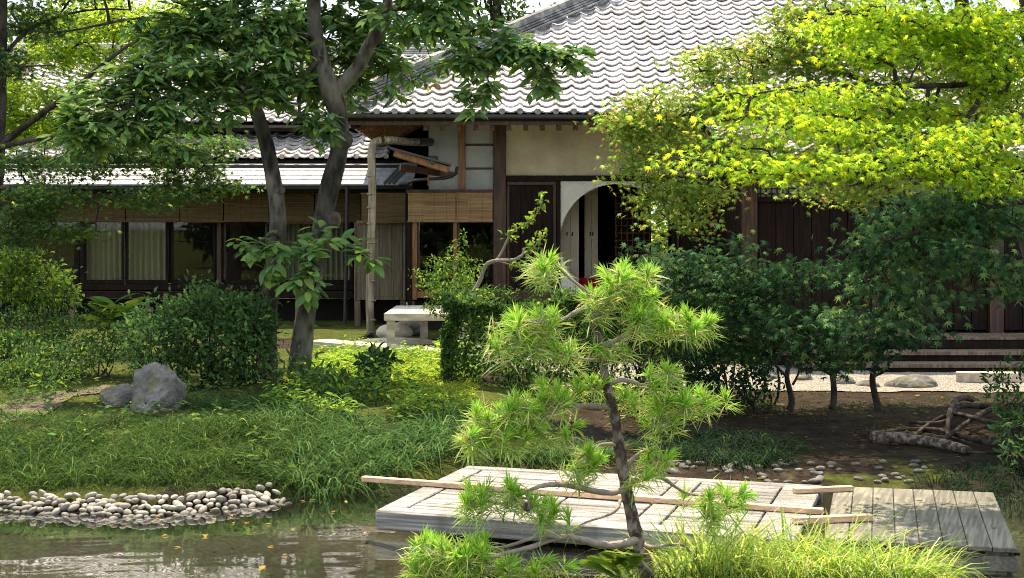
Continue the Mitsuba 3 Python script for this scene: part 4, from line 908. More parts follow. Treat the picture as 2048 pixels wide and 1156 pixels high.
# left maple: trunk just outside the frame, layers of small leaves
YB_ = 18.6
maple('maple_tree', 'small leaved green maple reaching in from the left edge', None,
      [limb([(-40, 700, YB_, 28), (-30, 500, YB_, 26), (-12, 300, YB_, 22), (-5, 150, YB_, 18), (0, 40, YB_, 14), (10, -120, YB_, 9)], 40), limb([(-10, 300, YB_, 8.06), (60, 245, YB_ - .2, 6.82), (140, 185, YB_ - .5, 4.96), (230, 110, YB_ - .6, 3.72), (330, 60, YB_ - .8, 1.86)], 30), limb([(-5, 150, YB_, 5.58), (60, 60, YB_ + .3, 3.72), (150, 25, YB_ + .5, 2.48), (260, 20, YB_ + .6, 1.86)], 20),
       limb([(-15, 300, YB_, 6.82), (80, 278, YB_ - .5, 4.96), (180, 275, YB_ - .9, 3.1), (300, 300, YB_ - 1.2, 1.86), (400, 340, YB_ - 1.3, 1.24)], 26), limb([(-20, 380, YB_, 5.58), (40, 372, YB_ - .6, 3.72), (120, 380, YB_ - 1, 2.48), (200, 410, YB_ - 1.2, 1.24)], 20), limb([(20, 50, YB_ + .2, 3.1), (150, 60, YB_, 2.48), (300, 35, YB_ - .2, 2.48), (360, 40, YB_, 1.24)], 16), limb([(0, 130, YB_, 3.72), (60, 132, YB_ - .3, 2.48), (110, 130, YB_ - .5, 1.86)], 10)],
      [(60, 40, YB_ + .5, 90, 45), (60, 330, YB_ - .6, 70, 35), (190, 320, YB_ - 1, 110, 40), (320, 300, YB_ - 1.1, 130, 35), (420, 290, YB_ - 1.2, 80, 25), (370, 350, YB_ - 1.2, 90, 26), (440, 372, YB_ - 1.3, 50, 16), (320, 395, YB_ - 1.3, 110, 28), (110, 395, YB_ - 1, 90, 35), (60, 450, YB_ - 1, 60, 30), (150, 465, YB_ - 1.1, 65, 22), (40, 410, YB_ - .8, 50, 40), (30, 130, YB_, 45, 40), (130, -60, YB_, 220, 60), (30, 480, YB_ - 1, 40, 20)],
      170, 16, 0.078, GRN + [(0.2, 0.27, 0.04)], [4, 4, 2, 1.5], 41, parts=0, base=STAR5, spread=0.13, droop=(0.2, 1.0))
# background maples lit from behind, left
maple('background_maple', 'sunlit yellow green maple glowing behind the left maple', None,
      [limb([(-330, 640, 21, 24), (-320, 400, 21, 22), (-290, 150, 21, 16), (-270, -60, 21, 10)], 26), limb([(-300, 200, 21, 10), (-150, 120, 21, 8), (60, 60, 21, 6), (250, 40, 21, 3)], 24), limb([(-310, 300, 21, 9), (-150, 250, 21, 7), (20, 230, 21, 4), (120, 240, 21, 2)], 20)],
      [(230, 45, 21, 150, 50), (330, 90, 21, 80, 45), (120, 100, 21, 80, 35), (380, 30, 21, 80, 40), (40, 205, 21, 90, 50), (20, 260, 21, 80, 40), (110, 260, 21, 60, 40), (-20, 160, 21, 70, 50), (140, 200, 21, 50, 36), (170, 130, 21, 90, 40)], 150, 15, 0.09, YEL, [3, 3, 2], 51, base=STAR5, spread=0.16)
# right: front maple with yellow backlit sprays (trunk outside the frame)
YC = 11.8
maple('front_maple', 'maple with bright yellow green backlit sprays over the pond at the right', None,
      [limb([(2150, 880, 12.6, 48), (2140, 700, 12.6, 40), (2120, 450, 12.5, 34), (2090, 200, 12.4, 28), (2060, 0, 12.3, 22), (2030, -150, 12.2, 14)], 40), limb([(2095, 210, 12.4, 15), (2045, 110, 12.0, 9), (1975, 172, 11.3, 7), (1915, 260, 10.8, 5), (1820, 330, 10.4, 3), (1700, 372, 10.2, 2)], 30), limb([(2100, 260, 12.4, 12), (2030, 240, 11.2, 7), (1930, 300, 10.4, 5), (1800, 335, 10, 3), (1650, 350, 9.8, 2.4), (1500, 345, 9.6, 1.6)], 30), limb([(2080, 120, 12.4, 12), (1960, 165, 11.5, 7), (1800, 172, 10.8, 5), (1640, 172, 10.3, 3), (1500, 190, 10, 1.8)], 30), limb([(2060, 20, 12.3, 12), (1900, 40, 11.6, 7), (1760, 20, 11, 4), (1650, 30, 10.8, 3)], 20)],
      [(x_, y_, Y_, a_, b_ * .6, *o_) for x_, y_, Y_, a_, b_, *o_ in [(1900, 50, 11, 130, 50), (2000, 130, 11, 80, 60), (1760, 110, 10.8, 110, 40), (1560, 195, 10.2, 130, 22), (1700, 190, 10.4, 120, 26), (1480, 240, 10, 60, 22), (1600, 255, 10.0, 110, 24), (1740, 265, 10.2, 110, 26), (1880, 290, 10.2, 110, 40), (2000, 260, 10.4, 70, 50), (1450, 325, 9.8, 40, 14), (1540, 345, 9.7, 100, 26), (1660, 330, 9.8, 120, 32), (1790, 320, 10, 100, 36), (1900, 350, 10.2, 90, 28), (1990, 370, 10.2, 60, 40), (1350, 320, 9.9, 45, 14), (1480, 300, 9.9, 60, 16), (1760, 30, 10.8, 100, 30),
       (1900, -60, 11.5, 250, 60, 0.8), (1990, 50, 11.3, 90, 70), (2000, 110, 11.4, 80, 50), (1850, 90, 11.4, 110, 50), (1700, 60, 11.2, 90, 40), (2010, 190, 11.2, 60, 50), (1750, 230, 11.2, 200, 40, .4), (2000, 330, 10.4, 60, 30)]],
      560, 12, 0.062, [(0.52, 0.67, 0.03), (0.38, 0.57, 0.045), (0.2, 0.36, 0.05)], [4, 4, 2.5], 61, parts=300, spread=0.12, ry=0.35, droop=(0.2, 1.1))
maple('shaded_maple', 'large leaved front maple sprays, shade put into their green, drooping at the right edge below the yellow ones', None,  # lower front maple sprays split off; shade is in their darker leaf colours
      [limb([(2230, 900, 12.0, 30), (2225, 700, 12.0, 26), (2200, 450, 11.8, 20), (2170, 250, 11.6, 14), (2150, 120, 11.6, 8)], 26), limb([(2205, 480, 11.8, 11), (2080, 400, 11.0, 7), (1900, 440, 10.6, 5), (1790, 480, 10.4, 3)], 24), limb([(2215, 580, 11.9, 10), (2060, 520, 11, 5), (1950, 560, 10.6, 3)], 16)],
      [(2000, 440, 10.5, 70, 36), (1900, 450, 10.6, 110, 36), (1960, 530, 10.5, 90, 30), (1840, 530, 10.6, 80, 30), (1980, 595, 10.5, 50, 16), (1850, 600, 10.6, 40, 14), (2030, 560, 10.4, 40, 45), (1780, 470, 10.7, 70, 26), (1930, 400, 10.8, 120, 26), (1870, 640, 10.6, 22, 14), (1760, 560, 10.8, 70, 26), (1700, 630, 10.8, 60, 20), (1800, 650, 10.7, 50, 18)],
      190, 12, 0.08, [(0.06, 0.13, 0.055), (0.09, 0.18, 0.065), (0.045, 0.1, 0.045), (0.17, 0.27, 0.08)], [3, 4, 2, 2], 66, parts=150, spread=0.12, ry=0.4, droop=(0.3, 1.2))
# olive maple against the roof
YO = 17.0
maple('olive_maple', 'olive and bronze tinged maple in front of the tiled roof', None,
      [limb([(2120, 800, YO, 24), (2090, 600, YO, 22), (2010, 350, YO, 19), (1940, 150, YO, 16), (1925, 20, YO, 14), (1900, -120, YO, 9)], 36), limb([(1925, 130, YO, 9), (1830, 80, YO - .4, 7), (1700, 60, YO - .6, 5), (1600, 90, YO - .8, 3)], 24), limb([(1890, 330, YO, 10), (1740, 250, YO - .5, 7), (1560, 200, YO - .8, 5), (1400, 220, YO - 1, 3), (1290, 260, YO - 1, 2)], 30), limb([(1860, 430, YO, 9), (1640, 340, YO - .6, 6), (1440, 330, YO - 1, 4), (1290, 330, YO - 1, 2)], 26), limb([(1915, -20, YO, 9), (1800, -110, 16, 7), (1600, -150, 15.2, 5), (1420, -110, 15.6, 3)], 20), limb([(1900, 250, YO, 8), (1700, 150, YO - .3, 6), (1520, 120, YO - .6, 3)], 20)],
      [(1640, 40, YO - .5, 110, 45), (1560, 110, YO - .6, 130, 50), (1440, 130, YO - .8, 90, 45), (1370, 200, YO - .9, 110, 40), (1500, 200, YO - .8, 130, 50), (1300, 250, YO - 1, 90, 35), (1420, 290, YO - .9, 110, 45), (1290, 310, YO - 1, 60, 35), (1330, 370, YO - 1, 70, 35), (1250, 350, YO - 1, 30, 20), (1400, 390, YO - .9, 80, 35), (1360, 430, YO - 1, 40, 25), (1650, 130, YO - .5, 130, 60), (1750, 60, YO - .3, 110, 60), (1880, 120, YO, 130, 80), (1620, 290, YO - .5, 150, 50), (1780, 250, YO - .3, 150, 80), (1960, 250, YO, 110, 90), (1700, 380, YO - .4, 130, 35), (1250, 235, YO - 1, 50, 20), (1800, -60, YO, 280, 70), (1560, -110, 15.3, 260, 40, 1.1, 1.6), (1950, -120, 15.3, 260, 45, 1.1, 1.5), (1320, 400, YO - 1, 45, 30), (1315, 440, YO - 1, 30, 20), (1250, 260, YO - 1, 50, 30), (1270, 210, YO - .9, 40, 20), (1385, 455, YO - 1, 22, 22)],  # high pads above the frame: unseen canopy added to shade the right bank
      170, 15, 0.075, OLV, [3, 4, .8, 3], 71, base=STAR5, spread=0.13, droop=(0.2, 1.1))
# dark green maples with slim trunks on the right bank
DG = 'slim dark green maples on the right bank'
for k, (lb, limbs, pads, size, Y) in enumerate((
    ('slim maple at the left of the three slim trunks', [[(1578, 822, 15.2, 8), (1582, 790, 15.2, 6.5), (1574, 755, 15.2, 5.5), (1590, 700, 15.2, 4), (1570, 640, 15.1, 3)], [(1576, 756, 15.2, 3.5), (1550, 730, 15.1, 2.6), (1520, 700, 15, 2)], [(1585, 770, 15.2, 3), (1600, 735, 15.2, 2), (1600, 700, 15.2, 2)]],
     [(1480, 545, 14.8, 110, 40), (1390, 560, 14.7, 90, 45), (1330, 510, 14.8, 90, 26), (1300, 560, 14.7, 50, 35), (1470, 610, 14.8, 90, 40), (1540, 665, 14.9, 90, 35), (1540, 570, 14.8, 70, 40), (1500, 700, 15, 60, 20), (1420, 640, 14.8, 60, 30), (1460, 490, 15, 50, 26), (1400, 690, 14.9, 60, 26), (1340, 640, 14.8, 50, 30)], 0.1, 15.2),
    ('slim maple in the middle of the three slim trunks', [[(1664, 820, 14.6, 8), (1668, 780, 14.6, 6.5), (1664, 745, 14.6, 6), (1655, 690, 14.6, 4), (1660, 620, 14.5, 3)], [(1664, 750, 14.6, 3.5), (1640, 735, 14.5, 2.4), (1610, 700, 14.4, 2)], [(1666, 745, 14.6, 3.5), (1690, 720, 14.5, 2.6), (1720, 690, 14.4, 2)]],
     [(1640, 640, 14.2, 130, 40), (1680, 690, 14.1, 110, 35), (1640, 735, 14.2, 70, 20), (1600, 545, 14.3, 80, 30), (1700, 540, 14.2, 80, 24), (1640, 770, 14.2, 40, 14), (1590, 690, 14.2, 60, 26), (1690, 750, 14.1, 50, 22)], 0.11, 14.6),
    ('slim maple at the right of the three slim trunks', [[(1757, 822, 14.2, 9), (1750, 790, 14.2, 7), (1745, 755, 14.2, 6.5), (1765, 700, 14.2, 5), (1790, 640, 14.1, 4), (1800, 560, 14, 3)], [(1747, 752, 14.2, 3.5), (1775, 735, 14.1, 2.6), (1775, 710, 14, 2)], [(1770, 690, 14.2, 3), (1740, 640, 14, 2.4), (1700, 600, 13.8, 2)]],
     [(1790, 660, 13.6, 80, 36), (1800, 600, 13.6, 130, 36), (1760, 510, 13.8, 110, 32), (1870, 500, 13.6, 110, 50), (1780, 455, 14, 80, 20), (1930, 420, 13.8, 110, 50), (1730, 695, 13.7, 60, 22), (1830, 440, 14, 130, 40), (1820, 545, 13.6, 90, 30)], 0.11, 14.2))):
    maple('slim_maple', lb, DG, [limb(l) for l in limbs], [(x + dx, y + dy, Yp, w_ * .62, h_ * .36, .7, 1.15) for x, y, Yp, w_, h_ in pads for dx, dy in ((-.35 * w_, -.45 * h_), (.4 * w_, -.1 * h_), (-.1 * w_, .5 * h_))], 150, 12, size * .92, [(0.05, 0.115, 0.05), (0.075, 0.16, 0.06), (0.035, 0.08, 0.038), (0.12, 0.2, 0.06)], [4, 4, 3, 1], 81 + k, parts=150, sides=8, base=STAR7, spread=0.13, droop=(0.2, 1.1), zmin=0.75, ry=0.5)

# ---- shrubs and hedges
def shrub(name, label, ct, pads, dens, size, cols, w, seed, group=None, base=SMALL, mat='leaf_shiny', stems=5, amt=0.25, up=0.5, shell=True):
    rng = np.random.default_rng(seed); k = thing(name, label, ct, group)
    P, D = [], []
    for px, py, Y, a, b, *dp in pads:
        s = Y / F; c = at(px, py, Y); r = np.array([a * s, dp[0] if dp else a * s * 0.7, b * s])
        n = int(2.2 * dens * 12.6 * ((r[0] * r[2] + r[0] * r[1] + r[1] * r[2]) / 3))
        u = norm(rng.normal(0, 1, (n, 3)))
        f = meshkit.fbm(u * 2.2 + seed + px, 3, seed)
        rad = (0.48 + 1.04 * f[:, None]) * np.where(rng.random((n, 1)) < .05, rng.uniform(1.05, 1.35, (n, 1)), rng.uniform(0.6, 1.06, (n, 1)))
        P.append(c + u * r * rad); D.append(norm(u / r))
    P, D = np.vstack(P), np.vstack(D)
    g = ground_z(P[:, 0], P[:, 1]); cl = meshkit.fbm(P * 6.5, 3, seed + 2); ok = (P[:, 2] > g + 0.02) & (cl > .40 + rng.uniform(-.05, .05, len(P))); P, D, cl = P[ok], D[ok], cl[ok]
    n = len(P)
    d = norm(D * 0.6 + rng.normal(0, 0.6, (n, 3))); nr = norm(D * 0.8 + np.array([0, 0, up]) + rng.normal(0, 0.45, (n, 3)))
    s = size * rng.uniform(0.6, 1.25, n)
    leafpart('foliage', leaves_vfc(base, P, d, nr, s, blend(rng, cols, w, n, amt) * (0.75 + 1.1 * np.clip(meshkit.fbm(P * 2.7, 2, seed + 9) - .25, 0, .6))[:, None]), mat, k, kind='stuff')
    st = []
    for px, py, Y, a, b, *dp in pads:
        for _ in range(stems):
            sc = Y / F; e = at(px + rng.uniform(-0.8, 0.8) * a, py - rng.uniform(-0.3, 0.6) * b, Y + rng.normal(0, 0.15)); o = at(px + rng.uniform(-0.35, 0.35) * a, py, Y); o[2] = float(ground_z(o[0], o[1])) - 0.02
            if e[2] < o[2] + 0.05: continue
            st.append((spline([o, (o + e) / 2 + rng.normal(0, 0.05, 3), e], 6), np.linspace(0.011, 0.004, 6)))
    for q_ in st: add('stem', tubes([q_], 5), 'bark_dark', k, True)
    return k
DK = [(0.065, 0.13, 0.045), (0.09, 0.18, 0.05), (0.045, 0.09, 0.035), (0.13, 0.23, 0.055)]
LG = [(0.22, 0.34, 0.045), (0.3, 0.43, 0.05), (0.15, 0.25, 0.04)]
shrub('evergreen_shrub', 'large glossy dark green shrub left of the twin trunks', 'shrub', [(400, 660, 15.6, 130, 85, .5), (320, 690, 15.4, 80, 75, .4), (470, 690, 15.7, 80, 80, .45), (420, 620, 15.8, 70, 45, .35), (500, 640, 15.9, 50, 55, .3)], 420, 0.068, DK, [4, 4, 3, 1], 101)
shrub('sunlit_shrub', 'sunlit shrub at the left edge below the maple', 'shrub', [(70, 570, 18.2, 85, 50, .4), (10, 560, 18.2, 60, 50, .4), (120, 590, 18.2, 40, 30, .3), (20, 520, 18.2, 70, 25, .3)], 330, 0.07, LG + DK[:2], [2, 1, 3, 2, 2], 102)
shrub('azalea', 'low mounded azalea at the left edge with sunlit top', 'shrub', [(50, 660, 17.0, 110, 45, .6), (20, 700, 16.2, 100, 45, .6), (70, 745, 15.5, 90, 30, .4)], 420, 0.045, DK + LG, [3, 4, 2, 2, 1, 1, 1], 103, 'azaleas on the left bank', mat='leaf_matt')
shrub('azalea', 'low mounded azalea between the path and the glossy shrub', 'shrub', [(170, 670, 17.0, 85, 45, .6), (210, 690, 16.8, 50, 30, .4), (120, 720, 15.9, 90, 35, .5)], 420, 0.045, DK + LG, [3, 4, 2, 2, 1, 1, .4], 104, 'azaleas on the left bank', mat='leaf_matt')
shrub('small_shrub', 'small dark broad leaved shrub on the sunny lawn', 'shrub', [(752, 722, 15.6, 34, 22, .18), (750, 752, 15.4, 25, 20, .15)], 380, 0.1, DK, [4, 2, 4, 0.4], 105, base=LANCE_W)
shrub('bank_shrub', 'bushy leafy plant at the foot of the right trunk', 'shrub', [(610, 775, 15.0, 75, 55, .35), (570, 830, 14.3, 60, 35, .3), (660, 790, 15, 60, 40, .3)], 330, 0.085, DK + LG, [4, 4, 2, 2, 1, .6, 1], 106, base=LANCE)
shrub('bank_shrub', 'leafy ground plants spilling down left of the hedge', 'shrub', [(720, 800, 14.6, 70, 45, .35), (860, 830, 14.2, 80, 40, .4), (800, 850, 13.8, 60, 25, .3)], 300, 0.075, DK + LG, [3, 3, 1, 2, 2, 1, 2], 107, base=LANCE)
shrub('understory_shrub', 'dark leafy shrub filling the shade between the hedge and the left slim trunk', 'shrub', [(1370, 745, 15.5, 80, 48, .35), (1450, 735, 15.4, 80, 60, .35), (1515, 770, 15.3, 45, 40, .25), (1320, 770, 15.4, 60, 36, .3)], 230, 0.065, [(0.04, 0.085, 0.04), (0.06, 0.12, 0.045), (0.03, 0.065, 0.03)], [3, 2, 3], 109)
shrub('shade_shrub', 'dark shaded shrub cut by the right edge above the plank deck', 'shrub', [(2040, 780, 13.0, 70, 60, .4), (2030, 860, 12.6, 40, 40, .3), (2060, 930, 12.2, 60, 50, .3)], 260, 0.07, DK, [4, 1, 4, .3], 108, base=LANCE)
# clipped hedge: leaves in a box with a flat sunlit top
rng = np.random.default_rng(111)
hg = thing('clipped_hedge', 'clipped dark green hedge with flat sunlit top behind the pine', 'hedge')
hx0, hx1, hy0, hy1, hz1 = wx(892, 15.9), wx(1520, 16.2), 15.7, 16.9, wz(604, 15.7)
n = 36000
P = np.stack([rng.uniform(hx0, hx1, n), rng.uniform(hy0, hy1, n), 0.3 + (hz1 - 0.3) * rng.uniform(0, 1, n) ** 0.8], 1)
side = rng.random(n) < 0.5; P[side, 1] = hy0 + 0.12 * rng.random(side.sum()) ** 2
tp_ = rng.random(n) < 0.3; P[tp_, 2] = hz1 - 0.09 * rng.random(tp_.sum()) ** 2
lf = rng.random(n) < 0.1; P[lf, 0] = hx0 + 0.1 * rng.random(lf.sum()) ** 2
P += 0.42 * (np.stack([meshkit.fbm(P * 2.2, 3, k) for k in (1, 2, 3)], 1) - 0.5)
thin = np.clip((P[:, 0] - 0.5) / 1.0, 0, 1) * np.clip((0.95 - P[:, 2]) / 0.4, 0, 1)
P = P[(rng.random(n) > 0.7 * thin) & (meshkit.fbm(P * 6, 3, 8) > .38)]; n = len(P)
D = norm(np.stack([np.where(P[:, 0] < hx0 + 0.15, -1, 0), np.where(P[:, 1] < hy0 + 0.2, -1, 0), np.where(P[:, 2] > hz1 - 0.15, 1, 0.1)], 1) + 1e-3)
leafpart('foliage', leaves_vfc(SMALL, P, norm(rng.normal(0, 1, (n, 3)) + 0.4 * D), norm(D + rng.normal(0, 0.55, (n, 3))), 0.055 * rng.uniform(0.6, 1.25, n), blend(rng, DK + LG, [4, 4, 2, 2, .8, .6, .8], n, 0.25)), 'leaf_matt', hg, kind='stuff')
st = []
for _ in range(34):
    x = rng.uniform(hx0 + 0.6, hx1 + 0.1); y = rng.uniform(hy0 + 0.1, hy1 - 0.2)
    st.append((spline([[x, y, 0.15], [x + rng.normal(0, .04), y, .5], [x + rng.normal(0, .1), y + rng.normal(0, .1), .8], [x + rng.normal(0, .15), y + rng.normal(0, .1), hz1 - .1]], 8), np.linspace(0.017, 0.006, 8)))
add('stem', tubes(st, 5), 'bark_dark', hg, True)
# nandina in front of the bay
shrub('nandina_bush', 'feathery nandina bush with yellow green top beside the bench', 'shrub', [(926, 498, 17.6, 9, 36, .09), (906, 512, 17.6, 12, 26, .1), (885, 535, 17.5, 26, 9, .1), (848, 548, 17.4, 38, 8, .1), (870, 525, 17.6, 16, 12, .1), (948, 528, 17.5, 28, 8, .1), (938, 545, 17.6, 34, 9, .12), (905, 562, 17.6, 55, 16, .2), (880, 575, 17.4, 50, 10, .15), (925, 590, 17.6, 60, 32, .25), (880, 610, 17.4, 36, 22, .2)], 380, 0.05, LG + DK[:2] + [(0.24, 0.3, 0.05)], [2, 1, 3, 3, 4, 1], 112, base=LANCE, mat='leaf_matt', stems=0)
# twiggy little tree before the thick post
rng = np.random.default_rng(113)
k = thing('twiggy_plum', 'crooked pale twigs with sparse yellow green leaves before the brown door', 'tree')
YT = 16.9
L_ = [limb([(930, 640, YT, 8), (948, 585, YT, 6.5), (962, 555, YT, 6), (975, 528, YT - .05, 5.5), (1005, 520, YT - .1, 5), (1035, 517, YT - .1, 4), (1050, 495, YT - .1, 2.5)], 26), limb([(985, 526, YT, 3), (1010, 490, YT, 2.4), (1030, 460, YT - .05, 2), (1052, 448, YT - .05, 1.6), (1075, 425, YT - .05, 1.4), (1085, 388, YT - .05, 1)], 20), limb([(1035, 515, YT, 2), (1060, 500, YT, 1.5), (1090, 470, YT, 1)], 10), limb([(1000, 524, YT, 2), (1040, 535, YT, 1.4), (1070, 545, YT, 1)], 8), limb([(1015, 485, YT, 1.3), (1018, 455, YT, 0.8)], 6)]
add('trunk', tube_mesh(L_[0][0] + .02 * (np.stack([meshkit.fbm(L_[0][0] * 8, 2, s_) for s_ in (1, 2, 3)], 1) - .5), L_[0][1] * .72, 9, 0.25, 5), 'twig_pale', k, True); add('branch', tubes(L_[1:], 6), 'twig_pale', k, True)
P = np.vstack([l[0][len(l[0]) // 3:] for l in L_[1:4]]); P = np.repeat(P, 6, 0); n = len(P)
P = P + rng.normal(0, 0.025, (n, 3)); 
split_leaves('leaf', small_leaf(0.55), (P, norm(rng.normal(0, 1, (n, 3)) + [0, 0, 0.2]), norm(rng.normal(0, .5, (n, 3)) + [0, -.2, 1]), 0.085 * rng.uniform(.6, 1.15, n), blend(rng, LG, [2, 2, 1], n, .2)), 'leaf_matt', k, 0)
# broad leaved plantain lilies at the left
rng = np.random.default_rng(114)
k = thing('plantain_lily', 'clump of broad arching green leaves behind the glossy shrub', 'plant')
c = at(232, 640, 17.0); n = 60
az = rng.uniform(0, 2 * np.pi, n); d = np.stack([np.cos(az), np.sin(az), rng.uniform(0.1, 0.8, n)], 1)
split_leaves('leaf', LANCE_W, (c + rng.normal(0, 0.06, (n, 3)) + d * 0.1, d, np.array([0, 0, 1]) + rng.normal(0, .2, (n, 3)), rng.uniform(.2, .32, n), blend(rng, LG, [1, 1, 3], n)), 'leaf_shiny', k, 60)

# ---- grasses
def tuft(rng, c, n, L, w, cols, wts, spread=0.1, bend=(0.5, 1.2), lean=0.45, seg=4):
    az = rng.uniform(0, 2 * np.pi, n); rr = spread * np.sqrt(rng.random(n))
    root = np.asarray(c) + np.stack([rr * np.cos(az), rr * np.sin(az), 0 * az], 1)
    root[:, 2] = ground_z(root[:, 0], root[:, 1]) - 0.01
    az2 = az + rng.normal(0, 0.5, n); ln = lean * rng.uniform(0.1, 1.3, n)
    d = np.stack([np.cos(az2) * ln, np.sin(az2) * ln, np.ones(n)], 1)
    return blades_vfc(rng, root, d, L * rng.uniform(0.55, 1.15, n), w * rng.uniform(0.7, 1.2, n), rng.uniform(*bend, n), blend(rng, cols, wts, n, 0.2), seg)
LIR = [(0.075, 0.15, 0.045), (0.1, 0.195, 0.055), (0.19, 0.3, 0.11)]
rng = np.random.default_rng(121)
ORD = 'first second third fourth fifth sixth seventh eighth ninth tenth eleventh twelfth thirteenth fourteenth fifteenth sixteenth seventeenth'.split()
for row_, ps_ in (('front', [(600, 960), (640, 930), (640, 985), (680, 975), (720, 960), (760, 945), (800, 935), (1100, 925), (1150, 925)]), ('middle', [(600, 905), (690, 920), (740, 905), (790, 895), (850, 915), (890, 905), (920, 890), (960, 905), (1000, 915), (1050, 920), (1200, 915)]), ('back', [(560, 850), (610, 850), (650, 830), (660, 880), (720, 870), (840, 880), (880, 870), (940, 860)])):
  for k_, (px, py) in enumerate(ps_):
    g = gpt(px, py)
    k = thing('lilyturf_clump', f'arching strap leaved lilyturf clump, {ORD[k_]} from the left in the {row_} row on the bank', 'grass clump', 'lilyturf clumps on the pond edge')
    leafpart('blade', tuft(rng, g, 95, rng.uniform(.42, .58), 0.012, LIR, [3, 3, 1.6], 0.13, (.5, 1.2), .5), 'leaf_shiny', k, kind='stuff')
LIRD = [(0.025, 0.05, 0.03), (0.035, 0.07, 0.035)]  # darker copy of the lilyturf greens, maple shade put into the colour
for k_, (px, py) in enumerate(((1300, 905), (1350, 915), (1400, 920), (1450, 925), (1500, 930), (1540, 925), (1330, 880), (1390, 885), (1450, 890), (1510, 895), (1560, 905))):
    g = gpt(px, py)
    k = thing('lilyturf_clump', f'dark shaded strap leaved clump behind the deck, {ORD[k_ if k_ < 6 else k_ - 6]} from the left in the {"near" if k_ < 6 else "far"} row', 'grass clump', 'shaded lilyturf clumps behind the deck')
    leafpart('blade', tuft(rng, g, 110, rng.uniform(.34, .45), 0.010, LIRD + LIR[:1], [3, 3, 1], 0.16, (.6, 1.3), .5), 'leaf_matt', k, kind='stuff')
for k_, (px, py) in enumerate(((1880, 985), (1960, 975), (2030, 985), (1930, 950), (2010, 945), (2050, 1000))):
    g = gpt(px, py)
    k = thing('lilyturf_clump', ('dark low grass clump at the far right corner of the plank deck', 'dark low grass clump right of the plank deck, second from its corner', 'dark low grass clump nearest the right edge beside the plank deck', 'dark low grass clump behind the plank deck, below the log', 'dark low grass clump below the roots at the right edge', 'dark low grass clump cut by the right edge')[k_], 'grass clump', 'dark clumps by the plank deck')
    leafpart('blade', tuft(rng, g, 110, .28, 0.008, LIRD, [3, 2], 0.2, (.6, 1.3), .6), 'leaf_matt', k, kind='stuff')
# turf over the left bank
def turf(name, label, poly, n, L, w, cols, wts, seed, lean=.7, patch=2.0, thr=0.35, bend=(.4, 1.2)):
    from shapely.geometry import Polygon
    from shapely import contains_xy
    rng = np.random.default_rng(seed); P = Polygon(poly); x0, y0, x1, y1 = P.bounds
    p = rng.uniform([x0, y0], [x1, y1], (n, 2)); p = p[contains_xy(P, p[:, 0], p[:, 1])]
    f = meshkit.fbm(np.stack([p[:, 0] * patch, p[:, 1] * patch, 0 * p[:, 0]], -1), 3, seed); ok = f > thr + rng.uniform(-.08, .08, len(p)); p, f = p[ok], f[ok]; m = len(p)
    root = np.stack([p[:, 0], p[:, 1], ground_z(p[:, 0], p[:, 1]) - .01], 1); ok = root[:, 2] > 0.02; root, f = root[ok], f[ok]; m = len(root)
    az = rng.uniform(0, 2 * np.pi, m); ln = lean * rng.uniform(.2, 1.2, m)
    d = np.stack([np.cos(az) * ln, np.sin(az) * ln, np.ones(m)], 1)
    LL = L * rng.uniform(.5, 1.2, m) * (0.55 + 1.1 * np.clip((f - thr) / .3, 0, 1))
    k = add(name, blades_vfc(rng, root, d, LL, w * rng.uniform(.7, 1.3, m), rng.uniform(*bend, m), blend(rng, cols, wts, m, .25), 3)[:2], 'leaf_matt') if False else None
    v, f_, c = blades_vfc(rng, root, d, LL, w * rng.uniform(.7, 1.3, m), rng.uniform(*bend, m), blend(rng, cols, wts, m, .25), 3)
    key = add(name, (v, f_), 'leaf_matt', None, False, color=c); labels[key] = {'label': label, 'category': 'grass', 'kind': 'stuff'}
TG_ = [(0.07, 0.128, 0.038), (0.095, 0.17, 0.042), (0.045, 0.09, 0.03), (0.18, 0.25, 0.07)]
turf('grass', 'long green grass on the left pond bank above the cobbles', [(-6, 11.45), (-3.8, 11.4), (-2.6, 11.22), (-1.9, 11.6), (-1.6, 11.8), (-1.0, 12.3), (-1.2, 13.2), (-2.4, 13.4), (-4, 13.0), (-6, 13.0)], 34000, .22, .007, TG_, [3, 4, 2, 1], 131, .7, 2.4, .37)
turf('grass', 'dark tufty grass around the rock and path', [(-6, 12.8), (-4.0, 12.9), (-2.4, 13.2), (-1.2, 13.1), (-1.3, 15.2), (-2.6, 15.2), (-3.3, 14.2), (-4.2, 13.5), (-6, 14.2)], 30000, .15, .007, TG_[:3] + LIR, [2, 2, 3, 2, 2, 1], 132, .8, 2.2, .44)
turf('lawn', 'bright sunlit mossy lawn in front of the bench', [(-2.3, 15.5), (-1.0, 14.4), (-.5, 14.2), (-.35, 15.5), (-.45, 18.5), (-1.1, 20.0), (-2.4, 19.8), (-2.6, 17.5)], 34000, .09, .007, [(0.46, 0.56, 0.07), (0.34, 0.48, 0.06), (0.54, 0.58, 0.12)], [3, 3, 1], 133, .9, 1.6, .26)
turf('ground_cover', 'thin moss and weeds under the maples on the right bank', [(0.9, 13.2), (6, 12.6), (6, 17.0), (2.6, 17.1), (1.2, 16.5)], 9000, .07, .007, LIRD + [(0.1, 0.13, 0.03)], [2, 2, 2], 134, .9, 1.4, .48)
turf('grass', 'short dark grass and moss beside the path under the azaleas', [(-6, 13.9), (-4, 13.8), (-3.2, 14.3), (-2.2, 14.8), (-2.0, 17.5), (-6, 17.5)], 16000, .1, .006, TG_[:3] + [(0.12, 0.14, 0.04)], [2, 2, 3, 2], 136, .9, 1.7, .38)
rng = np.random.default_rng(138)
